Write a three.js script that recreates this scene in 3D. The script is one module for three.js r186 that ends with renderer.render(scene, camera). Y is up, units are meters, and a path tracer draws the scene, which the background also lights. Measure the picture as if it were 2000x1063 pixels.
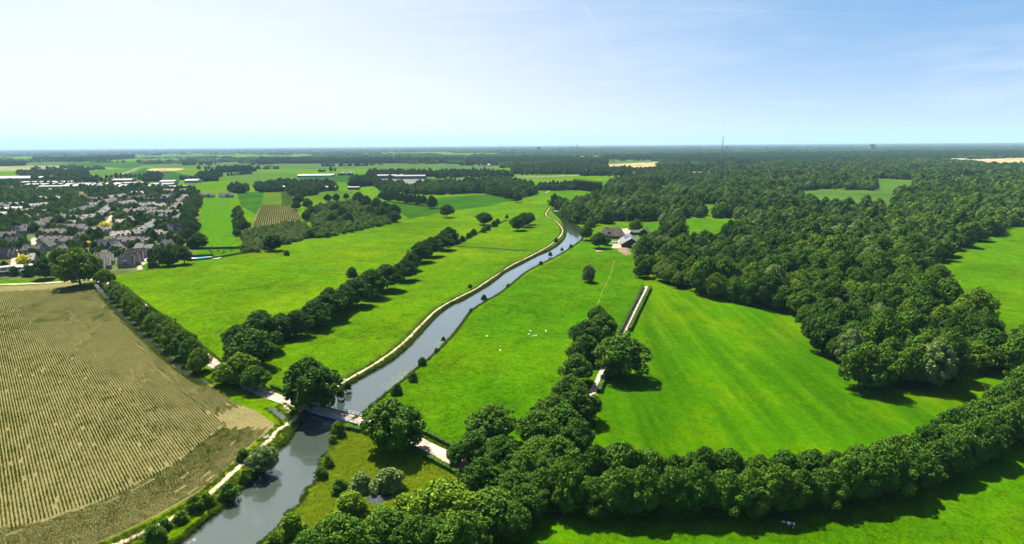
import * as THREE from 'three';
import { mergeGeometries } from 'three/addons/utils/BufferGeometryUtils.js';
import { MarchingCubes } from 'three/addons/objects/MarchingCubes.js';

// ------------------------------------------------------------------ camera, exposure
const scene = new THREE.Scene();
const renderer = new THREE.WebGLRenderer({ antialias: true });
renderer.toneMapping = THREE.LinearToneMapping;
const EXPOSURE = 3.6;
renderer.toneMappingExposure = EXPOSURE;
renderer.shadowMap.enabled = true;
const camera = new THREE.PerspectiveCamera(2 * Math.atan(531.5 / 1150) * 180 / Math.PI, 2000 / 1063, 1, 90000);
camera.position.set(0, 85, 0);
camera.rotation.order = 'YXZ';
camera.rotation.set(-Math.atan(248.5 / 1150), 0, -0.42 * Math.PI / 180);
scene.add(camera);

// ------------------------------------------------------------------ sky and sun
const SUN_AZ = -31 * Math.PI / 180, SUN_EL = 57 * Math.PI / 180;      // azimuth counted from -z towards +x
const sunDir = new THREE.Vector3(Math.sin(SUN_AZ) * Math.cos(SUN_EL), Math.sin(SUN_EL), -Math.cos(SUN_AZ) * Math.cos(SUN_EL));
const sun = new THREE.DirectionalLight(0xfff3dd, 5);
sun.position.copy(sunDir).multiplyScalar(3000);
sun.castShadow = true;
sun.shadow.mapSize.set(4096, 4096);
Object.assign(sun.shadow.camera, { left: -1500, right: 1500, top: 1500, bottom: -1500, near: 10, far: 7000 });
scene.add(sun, sun.target);

function mulberry(a) { return () => { a |= 0; a = a + 0x6D2B79F5 | 0; let t = Math.imul(a ^ a >>> 15, 1 | a); t = t + Math.imul(t ^ t >>> 7, 61 | t) ^ t; return ((t ^ t >>> 14) >>> 0) / 4294967296; }; }
const smooth = t => t * t * (3 - 2 * t);
const clamp = (v, a = 0, b = 1) => Math.min(b, Math.max(a, v));
const lerp = (a, b, t) => a + (b - a) * t;
// tileable value noise on a size x size grid; layers: [cells across x, cells across y, amplitude]
function noiseGrid(size, layers, seed) {
  const rnd = mulberry(seed), out = new Float32Array(size * size); let total = 0;
  for (const [cx, cy, amp] of layers) {
    const lat = new Float32Array(cx * cy).map(() => rnd()); total += amp;
    const ix = new Int32Array(size), jx = new Int32Array(size), fx = new Float32Array(size);
    for (let x = 0; x < size; x++) { const u = x / size * cx; ix[x] = Math.floor(u); jx[x] = (ix[x] + 1) % cx; fx[x] = smooth(u - ix[x]); }
    for (let y = 0; y < size; y++) {
      const v = y / size * cy, i0 = Math.floor(v), f = smooth(v - i0), r0 = i0 * cx, r1 = (i0 + 1) % cy * cx;
      for (let x = 0; x < size; x++) {
        const a = lat[r0 + ix[x]], b = lat[r0 + jx[x]], c = lat[r1 + ix[x]], d = lat[r1 + jx[x]], t = fx[x];
        const p = a + (b - a) * t, q = c + (d - c) * t;
        out[y * size + x] += amp * (p + (q - p) * f);
      }
    }
  }
  for (let i = 0; i < out.length; i++) out[i] /= total;
  return out;
}
const enc = v => Math.round(255 * clamp(v <= 0.0031308 ? v * 12.92 : 1.055 * Math.pow(v, 1 / 2.4) - 0.055));
function texture(size, pixel, srgb = true) {
  const data = new Uint8Array(size * size * 4);
  for (let y = 0, i = 0; y < size; y++) for (let x = 0; x < size; x++, i += 4) {
    const c = pixel(x, y, y * size + x);
    for (let k = 0; k < 3; k++) data[i + k] = srgb ? enc(c[k]) : Math.round(255 * clamp(c[k]));
    data[i + 3] = 255;
  }
  const t = new THREE.DataTexture(data, size, size);
  t.magFilter = THREE.LinearFilter; t.minFilter = THREE.LinearMipmapLinearFilter; t.generateMipmaps = true;
  t.wrapS = t.wrapT = THREE.RepeatWrapping;
  if (srgb) t.colorSpace = THREE.SRGBColorSpace;
  t.needsUpdate = true;
  return t;
}
const scaled = (t, metres, turn = 0, ox = 0, oy = 0) => { const c = t.clone(); c.repeat.set(1 / metres, 1 / metres); c.rotation = turn; c.offset.set(ox, oy); c.needsUpdate = true; return c; };

{ // clear summer sky: blue, whiter towards the horizon and towards the sun, thin high cloud and two vapour trails
  const w = 4096, h = 2048, px = new Float32Array(w * h * 4);
  const cl = noiseGrid(1024, [[24, 60, 1], [48, 140, .6], [100, 280, .35]], 5), cl2 = noiseGrid(1024, [[8, 10, 1], [17, 22, .6]], 6);
  const dirOf = (az, el) => [Math.sin(az) * Math.cos(el), Math.sin(el), -Math.cos(az) * Math.cos(el)];
  const d2r = Math.PI / 180;
  const trails = [[[6.6, 12.2], [9.9, 7.2], .028, .32], [[-16.5, 10.6], [6, 12.0], .035, .16], [[6, 12.0], [31, 9.6], .035, .12]];
  for (let y = 0; y < h; y++) {
    const el = ((y + .5) / h - .5) * Math.PI, se = Math.sin(el), ce = Math.cos(el), eld = el / d2r;
    for (let x = 0; x < w; x++) {
      const a = ((x + .5) / w - .5) * 2 * Math.PI, dx = Math.cos(a) * ce, dz = Math.sin(a) * ce;
      const mu = Math.max(-1, Math.min(1, dx * sunDir.x + se * sunDir.y + dz * sunDir.z)), m = Math.max(0, mu);
      const e = Math.max(0, eld);
      const ca = Math.max(0, (dx * sunDir.x + dz * sunDir.z) / (ce * Math.cos(SUN_EL) + 1e-6));
      let white = 1.0 * (Math.exp(-e / 8.5) * (.36 + 2.6 * ca ** 5) + .55 * Math.exp(-e / 3.5) + 2 * m ** 5);
      const az = Math.atan2(dx, -dz) / d2r;
      if (eld > 0 && eld < 40) {
        const u = Math.floor(((az / 360 + .5) * 3 % 1) * 1024) & 1023, v = Math.floor(Math.min(1023, eld / 40 * 1023));
        const band = Math.exp(-(((eld - 4.6) / 2.6) ** 2)) + .5 * Math.exp(-(((eld - 11) / 4) ** 2));
        white += .17 * band * clamp((cl[v * 1024 + u] * .6 + cl2[v * 1024 + u] * .5 - .55) * 5);
        if (Math.abs(az) < 45 && eld < 16) for (const [p, q, wd, s] of trails) {
          const vx = q[0] - p[0], vy = q[1] - p[1], t = clamp(((az - p[0]) * vx + (eld - p[1]) * vy) / (vx * vx + vy * vy));
          const d = Math.hypot(az - p[0] - vx * t, eld - p[1] - vy * t + (s < .2 ? Math.sin(t * 3.14) * -.3 : 0));
          white += s * Math.exp(-((d / (wd * 2)) ** 2)) * (s > .3 ? 1 - .8 * t : Math.sin(Math.PI * clamp(t * .8 + .1)));
        }
      }
      white = 1 - Math.exp(-white * 1.25);
      const gain = 1.02 + .6 * m ** 6 + 2 * m ** 40;
      const dim = (.72 + .28 * clamp((mu + 1) / 1.4)) * (1 - .45 * smooth(clamp(se * 1.1)));
      const i = (y * w + x) * 4;
      const b = [.075, .375, .80], wh = [1.07, 1.08, 1.09];
      for (let k = 0; k < 3; k++) px[i + k] = lerp(b[k] * dim, wh[k] * lerp(dim, 1, .5), white) * gain / EXPOSURE;
      px[i + 3] = 1;
    }
  }
  const sky = new THREE.DataTexture(px, w, h, THREE.RGBAFormat, THREE.FloatType);
  sky.mapping = THREE.EquirectangularReflectionMapping; sky.magFilter = THREE.LinearFilter; sky.needsUpdate = true;
  scene.background = sky; scene.environment = sky;
}
scene.fog = new THREE.FogExp2(0x9fc6ee, 0.000038);

// ------------------------------------------------------------------ the map, in metres (x right, z towards the viewer)
const riverL = [[-85.8,-99.1],[-80.8,-106.9],[-75.5,-113.6],[-73.5,-117.6],[-72.0,-123.6],[-70.7,-128.2],[-70.2,-133.2],[-69.0,-139.7],[-67.6,-145.2],[-66.3,-149.5],[-68.1,-152.8],[-68.2,-155.7],[-67.1,-158.7],[-67.3,-165.7],[-67.7,-172.5],[-67.1,-179.5],[-65.2,-186.6],[-63.3,-194.2],[-61.6,-199.1],[-57.1,-210.1],[-49.9,-226.8],[-46.1,-242.3],[-43.0,-263.0],[-38.6,-293.6],[-33.1,-313.7],[-29.4,-320.1],[-23.2,-336.4],[-15.3,-358.3],[-9.6,-378.5],[-5.1,-396.0],[-0.5,-408.0],[9.2,-432.0],[20.3,-458.9],[32.1,-484.3],[45.8,-529.6],[53.2,-573.8],[56.1,-618.1],[57.4,-665.0],[56.5,-703.8],[54.3,-741.7],[53.8,-771.2]];
const riverR = [[-59.7,-98.9],[-58.3,-106.7],[-55.7,-114.1],[-53.5,-120.1],[-53.8,-125.2],[-52.0,-127.6],[-52.7,-133.0],[-51.4,-138.0],[-52.3,-144.2],[-53.7,-149.3],[-52.4,-154.1],[-53.1,-159.1],[-54.2,-165.5],[-53.0,-170.2],[-50.7,-174.8],[-49.0,-178.1],[-47.7,-183.1],[-45.8,-189.1],[-42.4,-200.1],[-38.8,-212.8],[-35.9,-222.0],[-33.5,-230.1],[-29.8,-246.0],[-27.0,-261.0],[-24.5,-277.9],[-21.8,-297.0],[-15.2,-316.4],[-8.5,-332.3],[-1.7,-353.7],[4.9,-378.0],[10.4,-395.5],[21.6,-421.8],[34.5,-449.6],[49.4,-488.5],[64.2,-534.7],[69.4,-566.2],[71.4,-605.6],[67.6,-646.6],[63.9,-693.3],[61.3,-735.6],[61.5,-770.7]];
const towpath = [[-64.3,-195.5],[-63.7,-197.7],[-61.1,-206.7],[-56.0,-219.0],[-50.6,-236.0],[-47.3,-252.0],[-44.2,-274.2],[-39.1,-302.4],[-29.6,-328.1],[-23.1,-342.6],[-15.2,-368.2],[-6.3,-396.1],[0.0,-417.0],[14.9,-452.5],[31.3,-497.0],[45.0,-547.9],[51.0,-584.4],[51.9,-626.4],[49.8,-665.4],[43.5,-704.6],[42.6,-731.3],[51.6,-803.2]];
const bankpath = [[-70.1,-181.9],[-70.0,-177.7],[-69.8,-174.4],[-70.0,-172.2],[-72.1,-165.4],[-72.0,-163.2],[-72.5,-158.8],[-73.2,-152.9],[-74.4,-145.8],[-75.2,-141.0],[-76.3,-132.4],[-78.0,-126.5],[-81.9,-119.9],[-86.6,-113.9],[-92.2,-108.6]];
const roadW = [[-68.1,-182.6],[-70.3,-183.8],[-76.2,-186.8],[-81.3,-189.7],[-88.6,-194.6],[-100.9,-205.0],[-114.8,-218.0],[-124.8,-228.4],[-142.3,-247.8],[-164.4,-272.2],[-186.4,-294.6],[-213.4,-323.1],[-238.2,-347.8],[-256.5,-364.5],[-267.8,-373.5]];
const roadN = [[-267.8,-373.5],[-279.2,-379.8],[-292.6,-372.8],[-309.6,-369.0],[-327.4,-366.8],[-351.7,-364.7],[-389.1,-363.1]];
const roadE = [[-48.6,-172.2],[-46.5,-170.8],[-37.8,-165.2],[-28.2,-158.5],[-22.1,-153.0],[-13.3,-145.0],[-5.7,-138.6],[0.9,-134.6],[9.8,-131.3],[22.3,-130.3],[37.3,-129.7],[49.9,-129.5],[62.9,-130.6],[76.9,-133.1],[92.7,-138.0],[111.3,-145.9],[135.6,-159.4],[154.5,-171.4],[179.1,-188.5],[224.8,-222.3]];
const bridge = [[-68.1,-182.6],[-48.6,-172.2]];
const lane = [[0.9,-135.0],[6.6,-146.0],[14.2,-161.9],[21.4,-178.0],[29.5,-196.9],[37.5,-221.6],[47.1,-249.1],[53.6,-266.9],[64.9,-300.6],[81.6,-348.5]];
const lane2 = [[81.6,-348.5],[86.9,-353.7],[91.6,-353.5],[97.1,-348.0]];
const spur = [[-81.9,-190.2],[-77.5,-184.8],[-72.9,-178.5],[-70.2,-175.1]];
const worn = [[168.6,-197.6],[165.0,-191.4],[161.7,-186.3],[157.5,-179.2]];
const trail = [[45.0,-303.2],[48.2,-315.7],[53.0,-336.5],[59.5,-360.1],[66.2,-385.4],[71.9,-410.7],[77.2,-433.4]];
const ditches = [[[-265.1,-364.8],[-226.7,-321.3],[-184.3,-275.1],[-147.6,-236.1],[-126.2,-214.5],[-111.5,-201.8]],[[-80.9,-182.4],[-75.1,-176.3],[-71.8,-172.6]],[[-46.8,-497.8],[-25.9,-491.8],[-4.1,-480.9],[14.7,-472.9]],[[-65.3,-798.1],[-54.4,-845.4]],[[-47.7,-508.4],[-36.7,-561.5],[-21.4,-622.3],[-5.5,-678.0]]];
const ditchW = [2.6,1.6,2.2,3.0,1.6];
const maize = [[-453.1,-362.4],[-322.5,-361.0],[-304.9,-363.2],[-289.3,-368.4],[-277.1,-375.3],[-235.9,-330.6],[-185.9,-277.7],[-149.0,-238.7],[-127.6,-217.2],[-112.4,-203.7],[-96.6,-187.9],[-84.5,-179.8],[-74.1,-169.8],[-75.9,-159.5],[-77.0,-148.5],[-77.2,-143.0],[-79.7,-132.4],[-84.0,-124.1],[-89.2,-116.6],[-93.9,-111.0],[-106.5,-99.3],[-140.9,-99.7]];
const maizeIn = [[-147.7,-114.9],[-117.4,-119.2],[-109.4,-121.7],[-103.4,-127.4],[-98.4,-134.0],[-94.7,-142.5],[-92.6,-149.3],[-91.1,-158.2],[-90.4,-170.8],[-127.2,-204.5],[-172.0,-255.5],[-228.2,-319.1],[-262.6,-356.5],[-283.2,-351.8],[-311.0,-347.5],[-407.5,-350.4]];
const maizeDir = [-0.6756,-0.7372];
const tint = {"meadow_right":[[82.9,-345.8],[99.8,-337.6],[127.3,-322.4],[167.4,-310.2],[153.7,-264.5],[148.0,-223.9],[158.6,-215.3],[180.2,-217.6],[203.5,-214.4],[173.8,-186.5],[144.1,-166.4],[115.0,-151.3],[95.2,-142.2],[73.8,-137.6],[25.1,-139.4],[16.5,-147.2],[24.8,-179.1],[35.8,-204.8],[55.6,-266.9]],"meadow_far_right":[[294.1,-406.2],[369.4,-474.8],[427.7,-526.5],[542.7,-619.8],[765.5,-799.7],[205.4,-201.6],[229.0,-251.4],[241.7,-297.8],[260.9,-342.9]],"meadow_bottom":[[-4.4,-98.3],[1.9,-116.8],[6.9,-124.2],[35.4,-121.9],[59.5,-122.6],[86.9,-128.4],[112.8,-138.3],[148.5,-156.7],[197.5,-184.1],[112.5,-97.2]],"rough_meadow":[[-55.0,-111.4],[-53.3,-119.2],[-51.2,-128.0],[-50.8,-137.6],[-52.6,-146.9],[-52.9,-159.1],[-53.2,-166.8],[-47.5,-166.7],[-37.0,-161.1],[-21.6,-147.8],[-9.7,-137.5],[-12.6,-124.5],[-32.1,-105.7]],"meadow_river":[[-48.2,-174.4],[-47.1,-179.5],[-45.3,-186.6],[-41.5,-196.9],[-37.8,-209.2],[-32.5,-226.5],[-28.8,-242.6],[-23.5,-273.7],[-14.1,-311.0],[-0.7,-347.1],[11.4,-387.3],[35.1,-439.1],[49.5,-473.8],[67.3,-525.7],[80.7,-508.2],[105.1,-471.5],[81.6,-353.8],[63.6,-300.6],[49.8,-259.2],[37.2,-226.2],[28.2,-197.9],[13.6,-163.5],[-0.4,-138.6],[-12.7,-146.3]]};
const fields = [[[[-520.4,-998.8],[-480.5,-1015.2],[-237.7,-500.9],[-268.4,-497.0]],"crop"],[[[-518.4,-1117.7],[-474.7,-1138.3],[-339.2,-797.5],[-331.9,-760.7],[-399.6,-870.4]],"green2"],[[[-474.7,-1138.3],[-431.4,-1159.9],[-318.2,-864.5],[-370.9,-875.8]],"yellowgreen"],[[[-370.9,-875.8],[-318.2,-864.5],[-244.4,-682.5],[-273.6,-616.0],[-326.9,-749.0]],"soil"],[[[-379.5,-1142.0],[-306.1,-1147.8],[-251.7,-940.2],[-282.9,-908.7]],"grass2"],[[[-187.4,-885.4],[-110.9,-994.1],[-35.0,-1039.6],[9.1,-955.3],[-28.6,-843.5],[-80.9,-780.2],[-120.7,-694.4]],"green2"],[[[35.2,-1306.5],[230.3,-1435.8],[188.6,-1113.0],[131.9,-945.3],[39.5,-991.3]],"grass3"],[[[113.1,-661.8],[169.6,-645.1],[152.7,-579.3],[102.3,-581.8]],"grass3"],[[[191.9,-685.6],[264.3,-671.5],[217.5,-576.0],[164.8,-568.2]],"grass3"],[[[412.4,-949.9],[584.8,-1126.1],[678.3,-1030.2],[533.1,-816.8],[402.8,-826.4]],"grass4"],[[[875.3,-1439.7],[930.7,-1348.2],[725.8,-1061.0],[652.1,-1068.1]],"grass4"],[[[-3373.0,-3038.0],[-2453.7,-2993.7],[-2065.7,-3228.9],[-1617.5,-2565.6],[-1754.1,-2330.7],[-2378.6,-2136.7]],"beige2"],[[[-2941.1,-3630.3],[-2946.6,-3973.8],[-2181.0,-2936.3],[-2502.6,-3079.5]],"grass5"],[[[-2836.0,-3823.9],[-2320.6,-3689.2],[-1770.3,-2921.6],[-1606.9,-2507.4],[-2181.0,-2936.3]],"green2"],[[[-1535.6,-2162.2],[-1644.0,-2629.5],[-1165.3,-1765.3],[-1137.7,-1606.8]],"grass4"],[[[-1169.0,-1794.6],[-1560.4,-2554.7],[-1189.0,-2105.8],[-936.2,-1762.2],[-834.6,-1568.9],[-1032.6,-1593.6]],"green3"],[[[-1453.2,-2374.6],[-1486.1,-2484.8],[-1372.5,-2518.6],[-1263.9,-2292.4],[-1268.9,-2118.8]],"beige"],[[[-1906.3,-3027.1],[-1635.6,-3308.5],[-1242.4,-3037.0],[-1000.3,-2342.4],[-1449.9,-2533.5]],"grass5"],[[[-1032.0,-2080.2],[-701.0,-1952.0],[-507.7,-1443.3],[-610.1,-1435.5],[-777.1,-1561.7]],"grass4"],[[[-1383.0,-3246.2],[-795.1,-3014.7],[-65.5,-2689.4],[-48.3,-2122.1],[-538.8,-2257.7],[-1000.3,-2342.4]],"grass5"],[[[-607.5,-1689.0],[-440.9,-1843.5],[-212.2,-1661.5],[-177.4,-1486.7],[-366.9,-1426.6],[-507.7,-1443.3]],"green3"],[[[-263.3,-1668.6],[2.0,-1715.6],[1.8,-1555.6],[-164.4,-1485.1]],"grass4"],[[[431.6,-2646.7],[765.3,-3069.7],[622.4,-2467.8],[413.6,-1997.1],[330.4,-2011.8]],"beige"],[[[496.2,-3144.6],[730.4,-3538.5],[870.5,-3493.8],[719.4,-2894.6],[422.8,-2578.5]],"grass5"],[[[1881.8,-2590.7],[2126.0,-2878.0],[3083.4,-3274.7],[2035.1,-2155.3],[1800.0,-2207.3]],"heath"],[[[2217.5,-3063.4],[2383.5,-3126.9],[1942.9,-2574.7],[1936.7,-2657.5]],"heath"],[[[1655.4,-5853.2],[2279.9,-6342.5],[1825.8,-5075.7],[1346.2,-4757.1]],"grass5"],[[[-4268.8,-5334.1],[-4019.3,-5690.5],[-3286.0,-4648.9],[-3689.8,-4608.0]],"grass5"],[[[-3639.0,-5796.2],[-3192.1,-6475.9],[-2264.3,-4669.0],[-2677.7,-4306.9]],"grass5"],[[[-359.3,-1555.1],[-229.2,-1561.9],[-198.9,-1368.8],[-305.5,-1344.7]],"asphalt"],[[[-265.3,-489.4],[-229.3,-492.9],[-216.9,-470.8],[-226.4,-464.4],[-248.1,-456.4]],"grass3"],[[[-272.1,-423.2],[-275.0,-438.8],[-254.6,-432.1],[-246.8,-415.0],[-259.3,-408.4]],"grass3"],[[[98.4,-589.2],[119.7,-603.0],[108.0,-523.8],[95.3,-479.1],[83.9,-484.6],[85.6,-502.5],[99.0,-530.1]],"yard"],[[[89.5,-486.8],[97.0,-481.5],[94.0,-455.9],[88.4,-449.6],[86.0,-472.3]],"mud"],[[[493.2,-1764.7],[578.2,-1784.2],[475.0,-1462.7],[405.9,-1449.6]],"grass4"],[[[1010.0,-2735.1],[1176.6,-2775.0],[928.1,-2185.4],[799.1,-2160.5]],"grass5"],[[[786.7,-2370.2],[878.7,-2411.1],[702.9,-1925.5],[631.5,-1899.3]],"grass4"],[[[262.4,-844.2],[302.1,-848.7],[258.9,-725.0],[225.1,-721.6]],"grass3"],[[[907.3,-1798.9],[1021.5,-1815.2],[841.1,-1491.6],[748.2,-1480.5]],"grass4"],[[[289.2,-1245.3],[339.3,-1255.9],[285.2,-1053.1],[243.4,-1045.5]],"grass4"],[[[1154.2,-1547.2],[1254.3,-1559.3],[1047.4,-1299.2],[965.0,-1290.8]],"grass4"],[[[632.8,-1449.3],[699.2,-1463.0],[583.8,-1218.7],[529.2,-1209.1]],"grass4"]];
const roadsFar = [[[[-1597.6,-2561.8],[-1370.2,-2135.3],[-1194.4,-1798.2],[-1120.4,-1653.1]],9],[[[-1358.0,-2217.7],[-1349.0,-2355.8],[-1339.3,-2457.3]],12],[[[-174.9,-1444.0],[-103.0,-1522.1],[1.8,-1580.2],[113.0,-1616.3],[265.9,-1706.3]],26],[[[61.1,-1053.1],[74.0,-1124.1]],4],[[[-747.5,-1358.4],[-780.3,-1295.5],[-877.7,-1274.5],[-1047.7,-1323.3]],8]];
const village = [[-409.3,-363.7],[-352.9,-373.3],[-337.5,-378.7],[-320.5,-382.7],[-281.5,-384.5],[-273.9,-392.1],[-258.5,-410.1],[-251.3,-426.2],[-253.4,-456.6],[-268.8,-497.1],[-349.7,-652.5],[-524.9,-999.2],[-631.7,-1192.5],[-885.8,-1373.5],[-1234.7,-1529.2],[-1649.0,-1670.7],[-1291.2,-1151.3]];
const streets = [[[[-367.7,-426.7],[-401.8,-469.1],[-438.5,-514.8]],5],[[[-420.0,-508.7],[-445.7,-543.3],[-463.0,-569.0],[-458.9,-575.3]],5],[[[-369.2,-528.3],[-376.4,-546.1],[-377.3,-558.5]],7],[[[-489.8,-716.4],[-514.7,-760.9],[-534.8,-810.5],[-549.7,-859.2],[-553.2,-912.8]],6],[[[-265.2,-410.3],[-281.5,-443.1],[-287.4,-458.0]],3.5],[[[-306.7,-525.5],[-325.2,-568.9],[-344.8,-612.1]],6],[[[-445.6,-598.8],[-459.9,-658.6],[-489.8,-716.4]],5],[[[-406.1,-518.8],[-386.6,-523.4],[-373.1,-534.2]],5],[[[-447.7,-703.9],[-415.4,-712.0]],6],[[[-475.5,-891.2],[-533.1,-999.9],[-578.1,-1087.9]],4]];
const carpark = [[-284.1,-447.3],[-274.4,-451.1],[-266.7,-438.5],[-275.8,-434.8]];
const named = [[-66.5,-180.2,18.7,17.8,0,"broad","huge dark green tree beside the left end of the bridge"],[-34.2,-153.4,16.7,15.4,1,"broad","huge tree over the road at the right end of the bridge"],[48.3,-362.2,9.0,11.3,3,"willow","lone grey green willow standing in the meadow right of the river"],[6.1,-592.5,15.5,14.8,0,"round","left one of the three round trees on the meadow above the river path"],[13.4,-619.8,15.1,15.1,0,"round","middle one of the three round trees on the meadow above the river path"],[19.3,-637.1,13.3,13.3,0,"round","right one of the three round trees on the meadow above the river path"],[-29.6,-637.9,17.2,13.8,5,"round","flat topped dark tree standing alone beside the ditch bushes"],[-77.5,-706.7,16.0,16.0,1,"broad","lone round tree at the pasture gate near the light strip of water"],[-110.4,-816.6,15.6,17.9,0,"broad","tree at the right end of the trunk lined row above the pasture"],[67.4,-528.0,11.1,13.9,1,"broad","pale topped tree between the river bend and the farmhouse"],[73.1,-485.2,14.1,13.4,0,"broad","broad dark tree in front of the thatched farmhouse"],[81.8,-501.5,8.8,8.8,0,"broad","small dark tree touching the front of the thatched farmhouse"],[122.9,-579.0,12.2,12.8,2,"broad","light green tree standing alone behind the farm sheds"],[-67.2,-143.2,8.2,7.0,3,"willow","pale rounded willow on the left river bank below the bridge"],[-272.8,-362.4,25.7,24.4,2,"broad","very large bright green tree beside the maize field corner"],[-310.3,-382.5,13.6,14.9,0,"broad","dark tree right of the white flat roofed house"],[-314.3,-402.7,15.7,17.2,1,"broad","dark leafy tree squeezed behind the very large bright green tree"],[-251.6,-423.4,14.2,13.5,5,"broad","left one of two dark trees at the meadow edge beside the cars"],[-243.5,-429.7,12.1,13.4,5,"broad","right one of two dark trees at the meadow edge beside the cars"],[-254.5,-359.1,10.2,11.3,2,"broad","leafy tree at the top end of the ditch tree row"],[-198.6,-485.4,15.4,13.8,5,"round","round dark tree at the lower end of the willow thicket"],[40.1,-206.6,19.3,16.4,1,"broad","very wide grey green oak right of the lane with a large shadow"],[-6.5,-156.3,14.7,12.5,1,"broad","broad oak above the road where it enters the avenue"],[-15.9,-118.3,14.7,11.8,2,"broad","large yellow green tree at the bottom centre beside the rough meadow"],[-359.1,-425.2,9.0,9.0,4,"broad","yellow leaved tree behind the white flat roofed house"],[-427.3,-615.0,12.9,9.7,4,"broad","widest bright yellow tree in the middle of the village"],[-710.2,-982.8,9.3,12.1,4,"broad","yellow tree at the far end of the street tree row"],[-663.2,-1012.3,8.8,8.8,4,"broad","small yellow tree in the farthest part of the village"],[-596.8,-698.0,7.9,6.3,4,"broad","yellow tree beside the street trees at the left edge"],[-538.2,-723.6,5.7,4.5,4,"broad","small yellow tree below the row of gabled houses"],[-430.3,-649.9,5.1,4.6,4,"broad","small yellow tree right of the widest yellow tree"],[-378.1,-519.7,5.9,4.2,4,"broad","low yellow tree in front of the long terrace"],[-458.8,-769.7,12.0,10.2,2,"broad","bright green round tree among the far terraces"],[-447.5,-672.2,15.2,12.9,2,"broad","broad bright green tree beside the curved street"]];
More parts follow.
